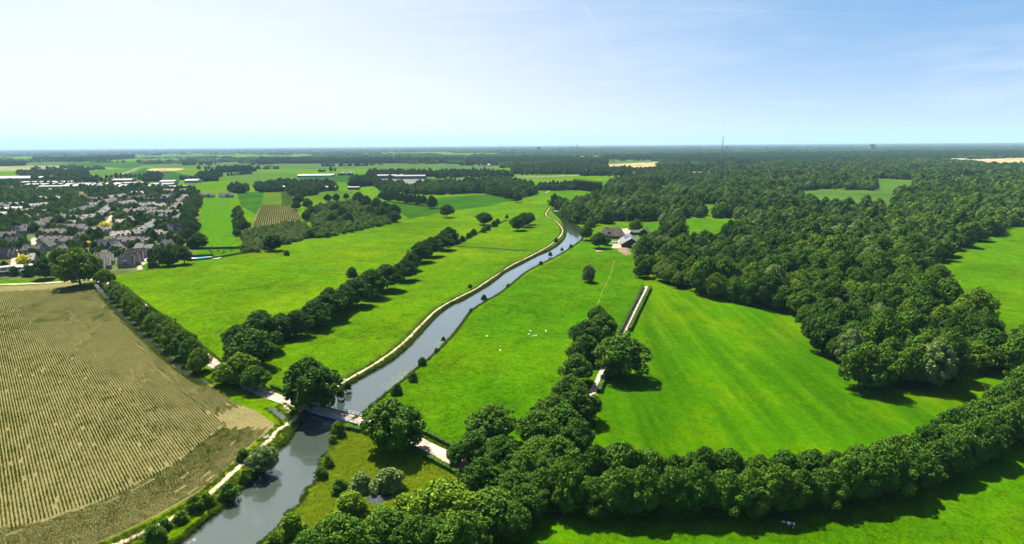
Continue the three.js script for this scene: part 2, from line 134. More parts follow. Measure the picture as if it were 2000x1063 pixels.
const groups = [[[[-230.7,-331.5,9.9,10.2,2,"broad"],[-222.7,-323.7,9.5,9.7,2,"broad"],[-214.6,-315.0,9.6,9.9,2,"broad"],[-205.2,-305.7,9.7,10.0,2,"broad"],[-200.2,-298.7,9.7,10.0,2,"broad"],[-192.2,-290.8,9.0,10.5,2,"broad"],[-184.6,-281.2,8.6,8.9,2,"broad"],[-175.4,-272.8,9.5,10.6,1,"broad"],[-168.0,-263.7,9.1,9.7,2,"broad"],[-159.5,-257.5,9.7,10.8,1,"broad"],[-151.7,-249.1,10.9,11.3,2,"broad"],[-145.6,-240.8,10.7,11.8,2,"broad"],[-136.0,-231.9,10.6,11.4,1,"broad"],[-128.7,-223.8,9.4,11.0,1,"broad"],[-121.2,-215.4,8.2,9.5,2,"broad"]],"# tree from the village end of the row along the maize field ditch","trees along the maize field ditch"],[[[-99.2,-202.1,13.0,12.0,2,"broad"],[-105.4,-203.6,8.6,7.9,2,"broad"],[-91.6,-196.5,10.2,9.4,1,"broad"],[-102.4,-217.6,17.5,16.1,0,"broad"],[-116.6,-237.8,13.0,11.9,5,"broad"],[-107.0,-239.4,18.7,17.2,0,"broad"],[-104.2,-255.0,12.9,11.9,0,"broad"],[-98.6,-257.1,13.5,12.4,5,"broad"],[-94.4,-270.8,15.1,13.9,0,"broad"],[-91.3,-285.0,17.4,16.0,0,"broad"],[-88.6,-301.0,15.1,13.9,0,"broad"],[-84.7,-309.9,16.6,15.3,5,"broad"],[-80.9,-328.5,17.6,16.2,0,"broad"],[-75.1,-344.2,17.2,15.8,0,"broad"],[-69.0,-370.1,15.1,13.9,0,"broad"],[-70.5,-400.2,14.2,13.0,0,"broad"],[-68.3,-430.9,16.7,15.4,0,"broad"],[-62.9,-453.4,16.8,15.4,5,"broad"],[-56.7,-483.2,16.1,14.8,5,"broad"],[-55.7,-514.3,16.2,14.9,5,"broad"]],"dark oak of the diagonal row between the meadows, # up from the road","oaks of the diagonal row","oak_tree"],[[[40.3,-266.2,11.6,11.0,0,"broad"],[40.4,-251.1,12.8,12.1,1,"broad"],[31.2,-236.4,13.8,13.1,0,"broad"],[28.8,-221.6,12.6,11.9,0,"broad"],[23.2,-201.7,11.5,10.9,1,"broad"],[19.0,-182.0,11.8,11.2,1,"broad"],[20.5,-171.2,12.2,11.5,0,"broad"],[12.1,-164.9,12.4,11.7,1,"broad"],[14.6,-158.6,11.9,11.3,0,"broad"],[7.5,-153.1,12.7,12.1,1,"broad"],[17.4,-151.3,10.6,10.1,0,"broad"],[11.7,-140.6,11.3,10.7,1,"broad"],[6.5,-143.4,9.6,9.1,1,"broad"]],"oak of the row along the hedged lane, # from its top end","oaks along the hedged lane","oak_tree"],[[[-15.4,-145.8,6.4,6.1,0,"broad"],[-10.5,-146.5,9.5,9.0,0,"broad"],[-3.0,-140.3,11.8,11.2,0,"broad"],[-7.9,-131.2,10.6,10.1,0,"broad"],[2.2,-135.1,10.3,9.8,1,"broad"],[-0.4,-126.5,9.8,9.3,0,"broad"],[-4.9,-116.7,11.4,10.8,1,"broad"],[-19.6,-107.4,11.4,10.8,0,"broad"],[-26.8,-110.6,10.8,10.3,1,"broad"],[-35.9,-107.4,11.6,11.0,1,"broad"],[-11.0,-108.1,11.7,11.1,1,"broad"],[-43.0,-107.7,7.4,7.1,1,"broad"],[-0.4,-115.2,9.0,8.6,0,"broad"],[6.8,-127.4,9.8,9.3,0,"broad"],[2.9,-121.5,9.4,9.0,0,"broad"],[8.2,-137.3,9.2,8.7,1,"broad"]],"~ tree of the clump at the bottom centre where road and lane meet","trees at the road junction"],[[[13.1,-131.8,9.0,10.1,1,"broad"],[20.3,-132.3,10.2,12.8,0,"broad"],[27.1,-131.5,11.4,13.6,1,"broad"],[33.7,-132.0,9.9,11.3,1,"broad"],[40.0,-132.0,9.0,10.1,0,"broad"],[46.7,-131.3,10.1,12.7,0,"broad"],[53.4,-131.9,9.6,11.5,0,"broad"],[60.8,-131.8,8.8,10.3,1,"broad"],[67.3,-132.2,8.9,10.8,0,"broad"],[74.0,-132.0,10.0,11.1,0,"broad"],[80.1,-133.4,8.6,10.0,0,"broad"],[87.4,-135.3,9.6,10.5,1,"broad"],[93.6,-136.5,9.5,10.5,1,"broad"],[100.3,-138.7,10.7,11.8,1,"broad"],[106.0,-142.1,8.6,9.6,0,"broad"],[111.8,-144.2,9.5,11.7,0,"broad"],[118.8,-147.7,9.2,10.1,1,"broad"],[123.9,-150.6,11.5,13.6,0,"broad"],[129.7,-154.0,10.9,11.7,0,"broad"],[135.9,-157.5,10.8,12.4,1,"broad"],[140.8,-161.4,8.8,11.0,1,"broad"],[146.5,-165.0,8.8,9.6,1,"broad"],[151.2,-169.2,9.9,11.8,1,"broad"],[157.5,-173.6,10.1,11.0,0,"broad"],[163.0,-177.1,8.8,10.7,1,"broad"],[167.9,-180.9,11.0,12.1,0,"broad"],[172.9,-185.5,10.8,12.1,1,"broad"]],"# tree from the left in the far row of the bottom right avenue","avenue trees, far row","avenue_tree"],[[[12.8,-125.0,10.3,12.8,1,"broad"],[19.0,-123.4,8.5,9.3,0,"broad"],[25.2,-123.2,9.9,12.1,1,"broad"],[30.3,-123.5,10.2,12.0,0,"broad"],[37.2,-123.4,9.5,11.6,0,"broad"],[42.8,-123.7,10.4,12.1,0,"broad"],[49.6,-122.9,9.4,11.2,1,"broad"],[55.7,-124.0,9.7,11.2,1,"broad"],[61.8,-123.8,10.9,12.1,1,"broad"],[68.2,-125.3,8.5,9.8,0,"broad"],[74.0,-125.6,8.8,9.8,0,"broad"],[80.3,-127.5,10.2,12.2,1,"broad"],[85.4,-129.0,9.5,11.5,0,"broad"],[91.4,-130.3,11.0,13.5,1,"broad"],[97.6,-131.9,9.3,10.7,0,"broad"],[102.7,-134.6,8.2,9.6,1,"broad"],[109.0,-137.4,9.7,10.8,0,"broad"],[113.7,-139.4,8.8,10.9,0,"broad"],[119.3,-143.6,10.4,11.6,1,"broad"],[125.5,-145.3,10.1,12.7,1,"broad"],[130.0,-148.1,9.8,11.8,0,"broad"],[135.3,-151.7,8.7,10.8,0,"broad"],[141.4,-155.3,10.5,11.3,1,"broad"],[145.3,-158.4,9.5,10.7,1,"broad"],[151.6,-162.6,8.5,10.0,1,"broad"],[156.7,-165.0,8.9,9.8,0,"broad"]],"# tree from the left in the near row of the bottom right avenue","avenue trees, near row","avenue_tree"],[[[-74.9,-148.8,3.7,3.5,1,"shrub"],[-69.7,-138.5,3.5,3.3,2,"shrub"],[-70.5,-130.8,4.5,4.3,1,"shrub"],[-76.2,-125.9,4.2,3.9,1,"shrub"],[-74.5,-127.9,3.7,3.5,2,"shrub"],[-77.2,-121.6,3.1,2.9,2,"shrub"],[-79.0,-114.1,4.7,4.5,1,"shrub"],[-79.3,-118.8,2.8,2.7,1,"shrub"],[-52.3,-162.5,4.9,4.7,1,"shrub"],[-52.7,-158.0,2.8,2.7,2,"shrub"],[-49.5,-116.2,5.7,5.4,2,"shrub"],[-51.7,-111.5,4.6,4.4,1,"shrub"],[-50.3,-145.2,3.6,3.4,2,"shrub"],[-50.4,-139.5,3.5,3.3,1,"shrub"]],"bush at the edge of the river below the bridge","bushes on the lower river banks"],[[[-43.8,-133.3,4.6,3.5,1,"shrub"],[-38.5,-134.2,5.9,4.5,3,"shrub"],[-31.6,-134.0,8.0,6.0,3,"shrub"],[-38.7,-124.0,7.5,5.6,2,"shrub"],[-31.1,-120.9,5.9,4.4,2,"shrub"],[-25.5,-123.0,7.2,5.4,2,"shrub"]],"rounded bush around the small pond in the rough meadow","bushes around the pond"],[[[-35.7,-220.1,3.4,3.4,1,"shrub"],[-36.9,-204.3,3.8,3.8,1,"shrub"],[-40.5,-192.5,3.9,3.9,0,"shrub"],[-32.1,-235.0,1.9,1.9,1,"shrub"],[-30.7,-249.5,2.0,2.0,0,"shrub"],[-21.7,-295.6,2.1,2.1,1,"shrub"],[-15.8,-318.9,3.4,3.4,0,"shrub"],[-25.6,-348.5,2.5,2.5,0,"shrub"],[-59.0,-196.6,3.1,3.1,0,"shrub"],[-59.8,-190.3,3.5,3.5,0,"shrub"],[-2.6,-349.8,2.2,2.2,1,"shrub"],[30.0,-451.6,3.6,3.6,1,"shrub"],[39.5,-519.5,3.7,3.7,0,"shrub"],[20.8,-417.1,3.0,3.0,1,"shrub"],[41.1,-474.2,2.9,2.9,1,"shrub"],[49.7,-488.5,3.0,3.0,0,"shrub"]],"small bush on the river bank above the bridge","bushes on the upper river banks"],[[[-106.9,-383.0,7.5,6.7,1,"shrub"],[-48.1,-513.4,5.4,4.9,0,"shrub"],[-44.6,-525.9,6.0,5.4,0,"shrub"],[-40.4,-545.1,5.7,5.2,0,"shrub"],[-36.8,-564.0,6.9,6.2,0,"shrub"],[-28.2,-580.6,6.1,5.5,1,"shrub"],[-24.6,-594.6,7.3,6.6,1,"shrub"],[-18.7,-623.1,7.1,6.4,0,"shrub"],[-15.4,-648.1,6.2,5.6,0,"shrub"],[-5.6,-696.7,4.9,4.4,0,"shrub"],[-179.4,-462.1,4.9,4.4,1,"shrub"]],"bush along the ditch between the meadows","ditch bushes"],[[[-197.6,-929.2,12.1,16.3,0,"broad"],[-189.2,-920.0,11.9,16.1,0,"broad"],[-180.9,-911.0,11.8,16.0,0,"broad"],[-172.8,-902.1,11.7,15.8,0,"broad"],[-164.8,-893.5,11.6,15.7,0,"broad"],[-157.0,-884.9,11.5,15.5,0,"broad"],[-149.3,-876.6,11.4,15.4,0,"broad"],[-141.8,-868.4,11.3,15.2,0,"broad"],[-134.4,-860.3,11.2,15.1,0,"broad"],[-127.1,-852.4,11.1,15.0,0,"broad"]],"# tree from the left in the row above the long pasture","trunk lined row above the pasture"],[[[-94.9,-1271.9,18.6,20.5,0,"broad"],[-79.2,-1214.8,17.8,19.6,0,"broad"],[-64.8,-1162.5,17.0,18.7,0,"broad"],[-51.7,-1114.5,16.3,18.0,0,"broad"],[-39.5,-1070.2,15.7,17.3,0,"broad"],[-28.3,-1029.2,15.1,16.6,0,"broad"],[-17.8,-991.3,14.6,16.0,0,"broad"],[-8.2,-956.0,14.1,15.5,0,"broad"],[0.9,-923.0,13.6,14.9,0,"broad"],[9.3,-892.2,13.1,14.4,0,"broad"]],"# tree from the left in the dark avenue above the far pasture","dark avenue above the far pasture","avenue_tree"],[[[120.6,-1135.7,5.1,21.4,5,"poplar"],[123.2,-1130.9,5.1,21.3,5,"poplar"],[125.6,-1126.1,5.0,21.2,5,"poplar"],[128.1,-1121.4,5.0,21.1,5,"poplar"],[130.6,-1116.7,5.0,21.0,5,"poplar"],[133.0,-1112.0,5.0,20.9,5,"poplar"],[135.4,-1107.4,5.0,20.8,5,"poplar"],[137.8,-1102.8,4.9,20.8,5,"poplar"],[140.2,-1098.3,4.9,20.7,5,"poplar"],[142.5,-1093.8,4.9,20.6,5,"poplar"],[144.9,-1089.3,4.9,20.5,5,"poplar"],[147.2,-1084.8,4.9,20.4,5,"poplar"],[149.5,-1080.4,4.8,20.3,5,"poplar"],[151.8,-1076.1,4.8,20.3,5,"poplar"],[154.0,-1071.7,4.8,20.2,5,"poplar"],[156.3,-1067.4,4.8,20.1,5,"poplar"],[158.5,-1063.2,4.8,20.0,5,"poplar"],[160.7,-1058.9,4.8,20.0,5,"poplar"]],"tall poplar of the close row beyond the river bend, # from the left","poplar row","poplar_tree"],[[[-403.9,-645.5,3.4,10.1,5,"poplar"],[-396.7,-644.5,3.1,9.3,5,"poplar"],[-381.0,-643.7,3.1,9.3,5,"poplar"],[-375.5,-643.9,3.4,10.1,5,"poplar"]],"slim dark column tree among the village terraces, # from the left","column trees in the village"],[[[-530.3,-585.6,12.3,13.3,2,"broad"],[-538.0,-600.1,10.3,11.7,1,"broad"],[-548.6,-612.4,12.3,14.0,1,"broad"],[-553.8,-627.3,12.4,14.3,1,"broad"],[-561.2,-639.7,12.1,13.6,1,"broad"],[-569.7,-653.8,10.1,10.3,1,"broad"],[-575.4,-667.4,10.6,11.7,1,"broad"],[-580.7,-683.6,11.6,12.9,1,"broad"],[-586.7,-700.6,12.4,14.8,1,"broad"],[-591.2,-715.4,11.8,12.5,1,"broad"],[-595.8,-729.6,11.8,12.5,1,"broad"],[-601.2,-743.1,10.6,11.7,1,"broad"],[-610.2,-759.3,11.4,12.0,1,"broad"],[-617.0,-772.9,11.8,12.7,1,"broad"],[-623.3,-786.4,11.0,13.2,1,"broad"],[-627.4,-800.1,10.3,11.5,2,"broad"],[-634.5,-814.2,12.6,14.2,2,"broad"],[-638.7,-827.9,9.4,10.4,1,"broad"],[-645.0,-844.3,10.2,10.8,1,"broad"],[-654.7,-860.2,11.8,12.6,2,"broad"],[-660.6,-871.8,11.0,13.1,1,"broad"],[-665.8,-887.6,12.2,13.3,1,"broad"],[-673.4,-902.1,10.8,11.6,1,"broad"],[-677.9,-917.0,9.7,10.5,2,"broad"],[-682.8,-929.6,9.7,11.7,1,"broad"],[-691.9,-944.5,10.2,10.4,2,"broad"]],"# street tree from the left in the upper row crossing the village","village street trees","street_tree"],[[[-484.9,-538.1,10.5,11.0,2,"broad"],[-493.7,-555.3,9.5,10.4,1,"broad"],[-501.0,-570.9,10.2,10.9,1,"broad"],[-509.9,-583.0,10.8,10.5,1,"broad"],[-516.8,-599.0,11.2,11.2,1,"broad"],[-523.3,-616.6,10.8,12.0,1,"broad"],[-522.8,-634.7,12.4,13.2,1,"broad"],[-530.6,-651.9,10.3,11.4,1,"broad"],[-538.7,-665.9,10.3,11.1,2,"broad"],[-546.3,-681.8,9.6,10.2,2,"broad"],[-550.5,-698.8,10.4,11.6,2,"broad"],[-559.7,-716.3,9.6,9.9,1,"broad"],[-565.4,-731.1,12.0,12.1,1,"broad"],[-569.6,-746.7,10.7,11.4,2,"broad"],[-579.8,-760.2,11.0,11.8,2,"broad"],[-588.1,-777.3,11.4,12.9,1,"broad"],[-595.8,-790.4,10.6,11.6,2,"broad"],[-598.1,-806.3,12.2,11.9,1,"broad"],[-608.8,-822.3,12.0,13.8,2,"broad"],[-618.8,-840.1,12.4,13.9,2,"broad"],[-620.4,-856.5,9.7,9.7,1,"broad"],[-627.9,-872.9,12.1,13.3,2,"broad"]],"# street tree from the left in the lower row crossing the village","village street trees","street_tree"],[[[-506.3,-922.9,11.9,11.2,0,"broad"],[-475.0,-881.5,13.2,12.4,1,"broad"],[-455.9,-840.7,15.1,14.2,1,"broad"],[-433.0,-796.5,13.5,13.0,0,"broad"],[-415.2,-754.1,16.1,15.6,1,"broad"],[-385.8,-707.9,13.9,13.4,0,"broad"],[-369.2,-669.7,14.6,13.6,0,"broad"],[-342.0,-624.1,13.7,13.2,0,"broad"],[-320.1,-584.1,14.0,14.6,0,"broad"],[-297.6,-538.0,12.7,13.5,0,"broad"],[-269.8,-501.7,14.0,13.4,0,"broad"]],"tree of the belt between the village and the striped crop field","tree belt beside the crop field"],[[[-290.8,-511.1,7.2,8.6,1,"broad"],[-272.9,-473.1,6.7,8.0,2,"broad"],[-316.4,-557.8,7.3,8.8,2,"broad"],[-304.8,-532.1,6.5,7.8,2,"broad"]],"light green tree beside the village lawn at the crop field belt","light trees at the lawn"],[[[-315.3,-873.5,16.6,16.6,0,"broad"],[-293.9,-804.4,12.6,12.6,5,"broad"],[-342.3,-968.8,16.7,16.7,0,"broad"],[-281.8,-814.6,15.5,15.5,1,"broad"],[-247.9,-729.2,13.9,13.9,1,"broad"],[-239.7,-684.3,11.9,11.9,0,"broad"],[-225.8,-755.5,14.4,14.4,5,"broad"],[-204.5,-710.1,14.8,14.8,0,"broad"],[-201.9,-659.4,11.5,11.5,0,"broad"],[-184.4,-662.8,11.6,11.6,5,"broad"],[-227.9,-881.1,18.3,18.3,5,"broad"],[-203.8,-828.3,17.2,17.2,0,"broad"],[-183.2,-800.3,16.7,16.7,0,"broad"],[-159.7,-738.3,16.7,16.7,5,"broad"],[-144.8,-727.3,15.2,15.2,0,"broad"],[-176.1,-731.0,12.7,12.7,0,"broad"],[-155.1,-707.1,14.8,14.8,0,"broad"],[-133.4,-668.2,12.8,12.8,0,"broad"],[-289.9,-933.3,11.3,11.3,5,"broad"],[-279.2,-941.2,11.4,11.4,0,"broad"],[-268.1,-959.6,10.0,10.0,0,"broad"],[-213.4,-972.2,11.8,11.8,0,"broad"],[-206.2,-612.3,7.5,7.5,5,"broad"],[-191.6,-555.5,7.8,7.8,5,"broad"]],"~ tree of the copse between the orchard and the long pasture","copse beside the long pasture","copse_tree"]];
const woods = [["woodland_right",[[80.4,-360.7],[80.9,-353.9],[90.3,-348.2],[99.1,-335.2],[121.6,-307.2],[141.7,-290.8],[130.4,-253.6],[125.1,-227.3],[121.6,-202.3],[123.8,-188.7],[143.8,-193.5],[166.4,-199.5],[185.2,-202.0],[193.4,-192.6],[186.0,-186.7],[198.6,-215.8],[204.9,-238.2],[215.6,-266.2],[236.6,-311.8],[282.5,-389.9],[365.9,-470.1],[423.2,-520.8],[646.1,-698.3],[1307.7,-1164.0],[2001.9,-1791.4],[2158.1,-2373.5],[1719.1,-2225.2],[1520.0,-2530.8],[1022.1,-2379.4],[731.8,-2024.5],[442.7,-1709.8],[290.6,-1428.2],[193.4,-1112.5],[153.9,-981.5],[115.1,-879.2],[67.1,-850.1],[55.7,-811.7],[57.4,-796.2],[62.0,-735.6],[66.3,-673.8],[71.5,-625.3],[85.6,-608.7],[119.4,-661.4],[167.3,-658.6],[152.7,-579.3],[129.5,-528.7],[109.2,-471.4],[95.5,-449.3]],[[[191.6,-685.5],[267.3,-680.6],[192.8,-508.1],[148.0,-501.2]],[[482.4,-1031.3],[576.6,-1110.9],[679.7,-1035.9],[488.6,-751.7],[410.3,-787.4]],[[877.1,-1433.2],[915.5,-1340.2],[660.7,-974.3],[604.5,-980.1]],[[166.2,-436.1],[185.5,-445.8],[180.9,-415.9],[158.0,-404.0]],[[262.5,-782.1],[272.5,-781.4],[247.9,-712.9],[236.9,-713.6]],[[191.0,-365.9],[201.1,-376.1],[189.0,-345.1],[178.5,-337.7]],[[1759.9,-2471.6],[2249.4,-3053.2],[3706.9,-3332.3],[2239.6,-2006.3],[1655.9,-2029.2]],[[490.4,-1733.3],[562.5,-1753.9],[477.1,-1485.1],[416.7,-1470.3]],[[991.9,-2660.9],[1137.0,-2702.9],[941.5,-2235.4],[823.5,-2206.5]],[[776.2,-2314.1],[850.8,-2356.4],[710.2,-1964.3],[649.8,-1934.8]],[[263.1,-836.7],[296.7,-841.6],[258.3,-730.6],[229.2,-726.9]],[[897.1,-1766.3],[997.9,-1783.9],[848.8,-1514.9],[764.2,-1502.1]],[[289.8,-1229.4],[330.9,-1240.7],[284.6,-1064.8],[249.5,-1056.4]],[[1141.5,-1522.9],[1230.5,-1536.0],[1057.0,-1316.9],[981.7,-1307.3]],[[628.5,-1427.9],[684.6,-1442.5],[586.9,-1234.3],[539.6,-1223.6]]],9.0,[7,16],1.12,[0,1,1,2,5,2,1,0,3,1]],["thicket",[[-262.9,-565.9],[-262.7,-600.5],[-248.4,-647.0],[-231.3,-654.6],[-190.1,-552.8],[-199.3,-515.1],[-201.0,-491.7],[-210.6,-477.5],[-218.6,-470.8]],[],5,[4.5,6.5],1.0,[3,2,3]],["scrub",[[-222.5,-645.5],[-276.5,-839.8],[-244.9,-914.0],[-148.3,-711.2],[-129.3,-695.0],[-135.8,-649.3],[-157.0,-598.7],[-175.3,-555.3],[-185.0,-543.3]],[],6.5,[4.5,8],0.9,[1,2,3,1,2]],["belt",[[-368.3,-780.8],[-370.6,-799.6],[-276.8,-608.6],[-262.9,-565.9],[-233.1,-495.6],[-223.7,-480.4],[-254.4,-540.5]],[],9,[7,10],1.05,[0,1]],["band1",[[-546.7,-1271.2],[-517.1,-1368.4],[-380.9,-1285.4],[-338.0,-1138.0],[-485.6,-1126.9]],[],12,[10,15],1.1,[0,5]],["band2",[[-875.5,-1202.4],[-653.4,-1194.6],[-614.9,-1126.5],[-803.0,-1107.9]],[],14,[10,14],1.1,[0,5,1]],["wood_l",[[-1209.3,-1168.5],[-842.1,-1159.9],[-704.6,-958.2],[-778.0,-897.8],[-867.5,-832.8]],[],14,[9,14],1.1,[1,2,1]],["wood_l2",[[-1684.1,-2031.6],[-1535.6,-2162.2],[-1124.4,-1581.9],[-1220.2,-1527.5]],[],13,[11,16],1.0,[0,5]],["wood_l3",[[-3300.4,-3516.7],[-2847.3,-3506.4],[-2429.0,-2988.5],[-2657.7,-2828.3]],[],16,[12,17],1.0,[5]],["b4",[[-1007.9,-1638.6],[-1048.2,-1777.8],[-891.8,-1509.6],[-918.7,-1491.8]],[],12,[12,16],1.2,[0]],["b5",[[-877.5,-1672.3],[-853.3,-1722.6],[-748.3,-1513.7],[-786.5,-1497.0]],[],12,[14,19],1.2,[0]],["b6",[[-1091.3,-2216.4],[-1020.3,-2296.8],[-896.9,-2098.2],[-983.9,-1996.4]],[],13,[12,16],1.2,[5]],["b7",[[-560.6,-1185.6],[-542.3,-1211.5],[-492.8,-1103.4],[-523.7,-1106.2]],[],10,[12,15],1.2,[0]],["b8",[[-420.1,-1120.8],[-381.0,-1168.2],[-342.4,-1045.0],[-381.2,-1027.2]],[],10,[11,15],1.1,[0]],["b9",[[-384.6,-1428.7],[-345.9,-1507.8],[-290.1,-1275.7],[-337.0,-1249.4]],[],11,[11,16],1.2,[0,5]],["b10",[[-445.9,-1812.1],[-35.5,-1751.1],[15.7,-1603.7],[-32.2,-1584.8],[-416.2,-1689.9]],[],15,[11,15],1.2,[0]],["b11",[[-297.6,-1309.3],[-161.9,-1262.1],[-23.6,-1467.5],[43.0,-1209.9],[45.6,-1032.4],[9.1,-955.3],[-58.8,-1064.0],[-151.8,-1039.1],[-242.2,-1104.3]],[[[-246.4,-1338.1],[-211.2,-1334.1],[-186.6,-1176.2],[-217.6,-1179.3]]],10,[10,15],1.0,[0,5,1]],["b12",[[2.7,-2158.3],[179.1,-2565.8],[384.9,-2396.5],[274.5,-1705.0],[2.1,-1776.5]],[],14,[12,16],1.0,[0,5]],["b13",[[201.6,-1746.3],[481.7,-1906.5],[762.3,-2109.4],[653.4,-1805.9],[414.5,-1655.3],[188.5,-1632.4]],[],13,[12,16],1.1,[0]],["b14",[[52.2,-1180.1],[127.7,-1201.1],[119.1,-1119.7],[52.1,-1113.5]],[],9,[9,12],1.2,[0]],["b15",[[174.4,-1114.4],[235.0,-1355.5],[408.2,-1575.2],[513.0,-1699.2],[439.1,-1452.3],[249.2,-1249.6],[158.1,-981.2]],[],11,[10,15],1.0,[0,1]],["b16",[[-1710.3,-4019.2],[-302.6,-3600.4],[-212.6,-2875.1],[-1300.1,-3050.4]],[],18,[13,18],1.0,[5]],["b17",[[-274.5,-3721.1],[298.8,-3818.6],[555.5,-3465.3],[448.5,-2794.8],[-52.6,-2617.1],[-201.2,-2720.2]],[],17,[13,18],1.0,[5]],["b18",[[-4027.7,-5058.7],[-3684.5,-5140.2],[-3858.2,-6146.5],[-2965.1,-4719.2],[-2723.5,-3794.5],[-3103.8,-3893.9]],[],20,[13,18],1.0,[5]],["b19",[[649.4,-4187.7],[1286.2,-4544.1],[2013.1,-4702.8],[3659.9,-5037.4],[5512.3,-4963.9],[3706.9,-3332.3],[2319.0,-3148.3],[1803.8,-2533.8],[1046.6,-2436.9],[606.9,-2349.8],[822.3,-3265.8],[520.8,-3355.5]],[],19,[12,18],1.0,[5,0]]];
const rows = [[-423.2,-523.4,-389.2,-519.0,6,9,0],[-396.3,-472.4,-381.6,-471.8,3,8,0],[-399.6,-494.9,-391.8,-497.2,1,12,1],[-371.5,-473.7,-364.2,-475.8,1,11,1],[-287.6,-400.8,-311.5,-444.2,5,10,2],[-333.5,-481.9,-323.8,-484.0,1,12,1],[-353.9,-517.4,-316.3,-510.0,9,9,0],[-277.2,-416.8,-296.3,-459.0,6,10,2],[-305.2,-473.3,-289.2,-470.3,2,10,0],[-299.1,-495.7,-290.8,-498.0,2,10,1],[-362.4,-557.5,-356.6,-570.7,3,9,0],[-339.2,-553.1,-334.1,-559.4,2,9,0],[-361.6,-564.1,-385.0,-624.7,6,9,3],[-444.4,-513.0,-439.9,-524.2,3,9,1],[-493.0,-584.6,-591.0,-830.4,15,9,1],[-469.3,-605.5,-438.0,-603.8,6,9,0],[-459.3,-569.0,-429.8,-570.9,6,9,0],[-422.9,-581.0,-397.5,-583.3,7,9,0],[-480.3,-634.1,-473.7,-637.9,2,9,3],[-501.5,-709.8,-561.9,-821.4,7,9,3],[-525.4,-832.8,-505.7,-838.5,4,9,0],[-496.2,-753.6,-471.2,-757.8,5,9,0],[-456.3,-739.5,-414.9,-736.8,8,9,0],[-448.5,-780.7,-553.7,-1005.3,11,10,2],[-391.6,-637.6,-382.6,-641.3,3,9,0],[-378.7,-654.3,-393.6,-698.1,4,9,3],[-400.9,-454.3,-402.3,-465.6,2,10,1],[-358.6,-429.6,-354.4,-431.4,1,11,0],[-680.5,-783.8,-664.4,-801.8,6,10,3],[-624.5,-739.0,-630.1,-780.5,6,10,3],[-679.1,-829.7,-674.8,-865.6,6,10,3],[-634.3,-707.7,-628.4,-733.7,5,10,3],[-610.7,-876.1,-633.0,-944.8,4,9,1],[-572.3,-858.0,-567.6,-888.7,4,9,3],[-582.8,-923.1,-557.0,-947.7,6,9,1],[-623.7,-962.3,-604.1,-999.5,5,10,1],[-663.4,-965.6,-659.0,-1004.2,4,10,3],[-544.1,-1025.3,-511.7,-1022.5,2,12,1],[-504.3,-1021.8,-479.4,-1019.6,2,12,1],[-432.6,-639.8,-419.6,-652.2,4,9,0],[-375.2,-545.3,-361.7,-554.2,4,9,0],[-407.4,-546.8,-402.3,-549.7,2,9,1],[-489.9,-665.2,-487.2,-683.9,3,9,0],[-497.7,-574.3,-501.3,-592.2,3,9,1],[-679.9,-1059.1,-665.8,-1071.3,3,9,0],[-595.3,-1030.9,-570.8,-1027.3,4,9,1],[-503.0,-780.0,-466.0,-775.6,6,9,0],[-542.2,-917.9,-525.2,-892.0,5,9,1],[-600.1,-754.1,-581.5,-753.4,3,9,0],[-451.7,-674.7,-433.2,-673.1,3,9,0],[-673.4,-942.9,-648.8,-939.5,4,9,0],[-635.6,-1035.9,-617.1,-1033.6,3,9,1],[-579.6,-982.6,-561.2,-979.8,3,9,0],[-614.2,-850.0,-595.6,-850.5,3,9,3],[-608.7,-951.7,-593.3,-932.3,4,9,0],[-418.6,-704.0,-404.3,-683.8,4,9,0],[-551.3,-854.7,-514.1,-853.0,6,9,0],[-511.2,-680.4,-493.2,-697.4,4,9,0],[-359.5,-503.9,-341.0,-501.5,3,9,1],[-598.2,-902.7,-573.4,-903.4,4,9,1],[-645.4,-903.6,-630.3,-884.0,4,9,0],[-566.0,-703.4,-549.0,-677.5,5,9,0],[-489.9,-550.9,-465.2,-549.9,4,9,0],[-711.2,-1085.5,-694.6,-1067.0,4,9,1],[-506.0,-813.9,-488.7,-831.7,4,9,0],[-593.8,-719.7,-575.3,-694.8,5,9,0],[-354.9,-612.1,-335.1,-588.3,5,9,1],[-457.4,-717.1,-438.8,-717.7,3,9,1],[-863.4,-1145.5,-826.3,-1143.1,6,9,0],[-828.3,-1076.8,-809.7,-1076.8,3,9,0],[-756.4,-946.9,-734.8,-969.1,5,9,0],[-719.2,-832.7,-694.4,-832.9,4,9,3],[-805.2,-1148.9,-781.7,-1169.0,5,9,0],[-797.9,-1065.3,-760.7,-1063.5,6,9,3],[-656.0,-1116.9,-612.6,-1118.6,7,9,0],[-769.2,-962.9,-750.2,-978.8,4,9,3],[-804.8,-947.1,-791.6,-960.3,3,9,0],[-751.7,-842.0,-716.3,-867.1,7,9,3],[-766.5,-1176.0,-746.9,-1152.0,5,9,1],[-773.8,-1023.1,-730.8,-1016.8,7,9,0],[-719.8,-973.6,-701.2,-972.2,3,9,3],[-878.7,-973.5,-861.6,-955.5,4,9,0]];
const pool = [-239.6,-453.9];
const farm = {"house":[93.1,-536.3],"barn":[101.8,-486.3],"small":[109.2,-541.7],"back":[126.2,-547.1],"low":[117.7,-557.2],"platform":[70.4,-468.3],"slurry":[90.1,-510.5]};
const cars = [[-280.1,-442.0],[-278.7,-442.2],[-277.3,-442.5],[-276.0,-442.7],[-274.6,-443.0],[-273.2,-443.2],[-271.8,-443.5]];
const sheep = [[8.4,-261.7],[7.5,-256.5],[9.5,-254.2],[10.7,-255.0],[15.5,-261.6],[-11.6,-254.7],[-5.2,-235.6]];
const cows = [[-251.8,-484.0],[-246.8,-476.6],[-244.2,-482.5],[-239.4,-482.3],[-235.4,-473.8],[-234.1,-484.4]];
const cowRight = [62.1,-117.7];
const benches = [[-73.5,-161.0],[-62.5,-204.3]];
const white_house = [[-337.0,-395.9],[-344.7,-391.3]];
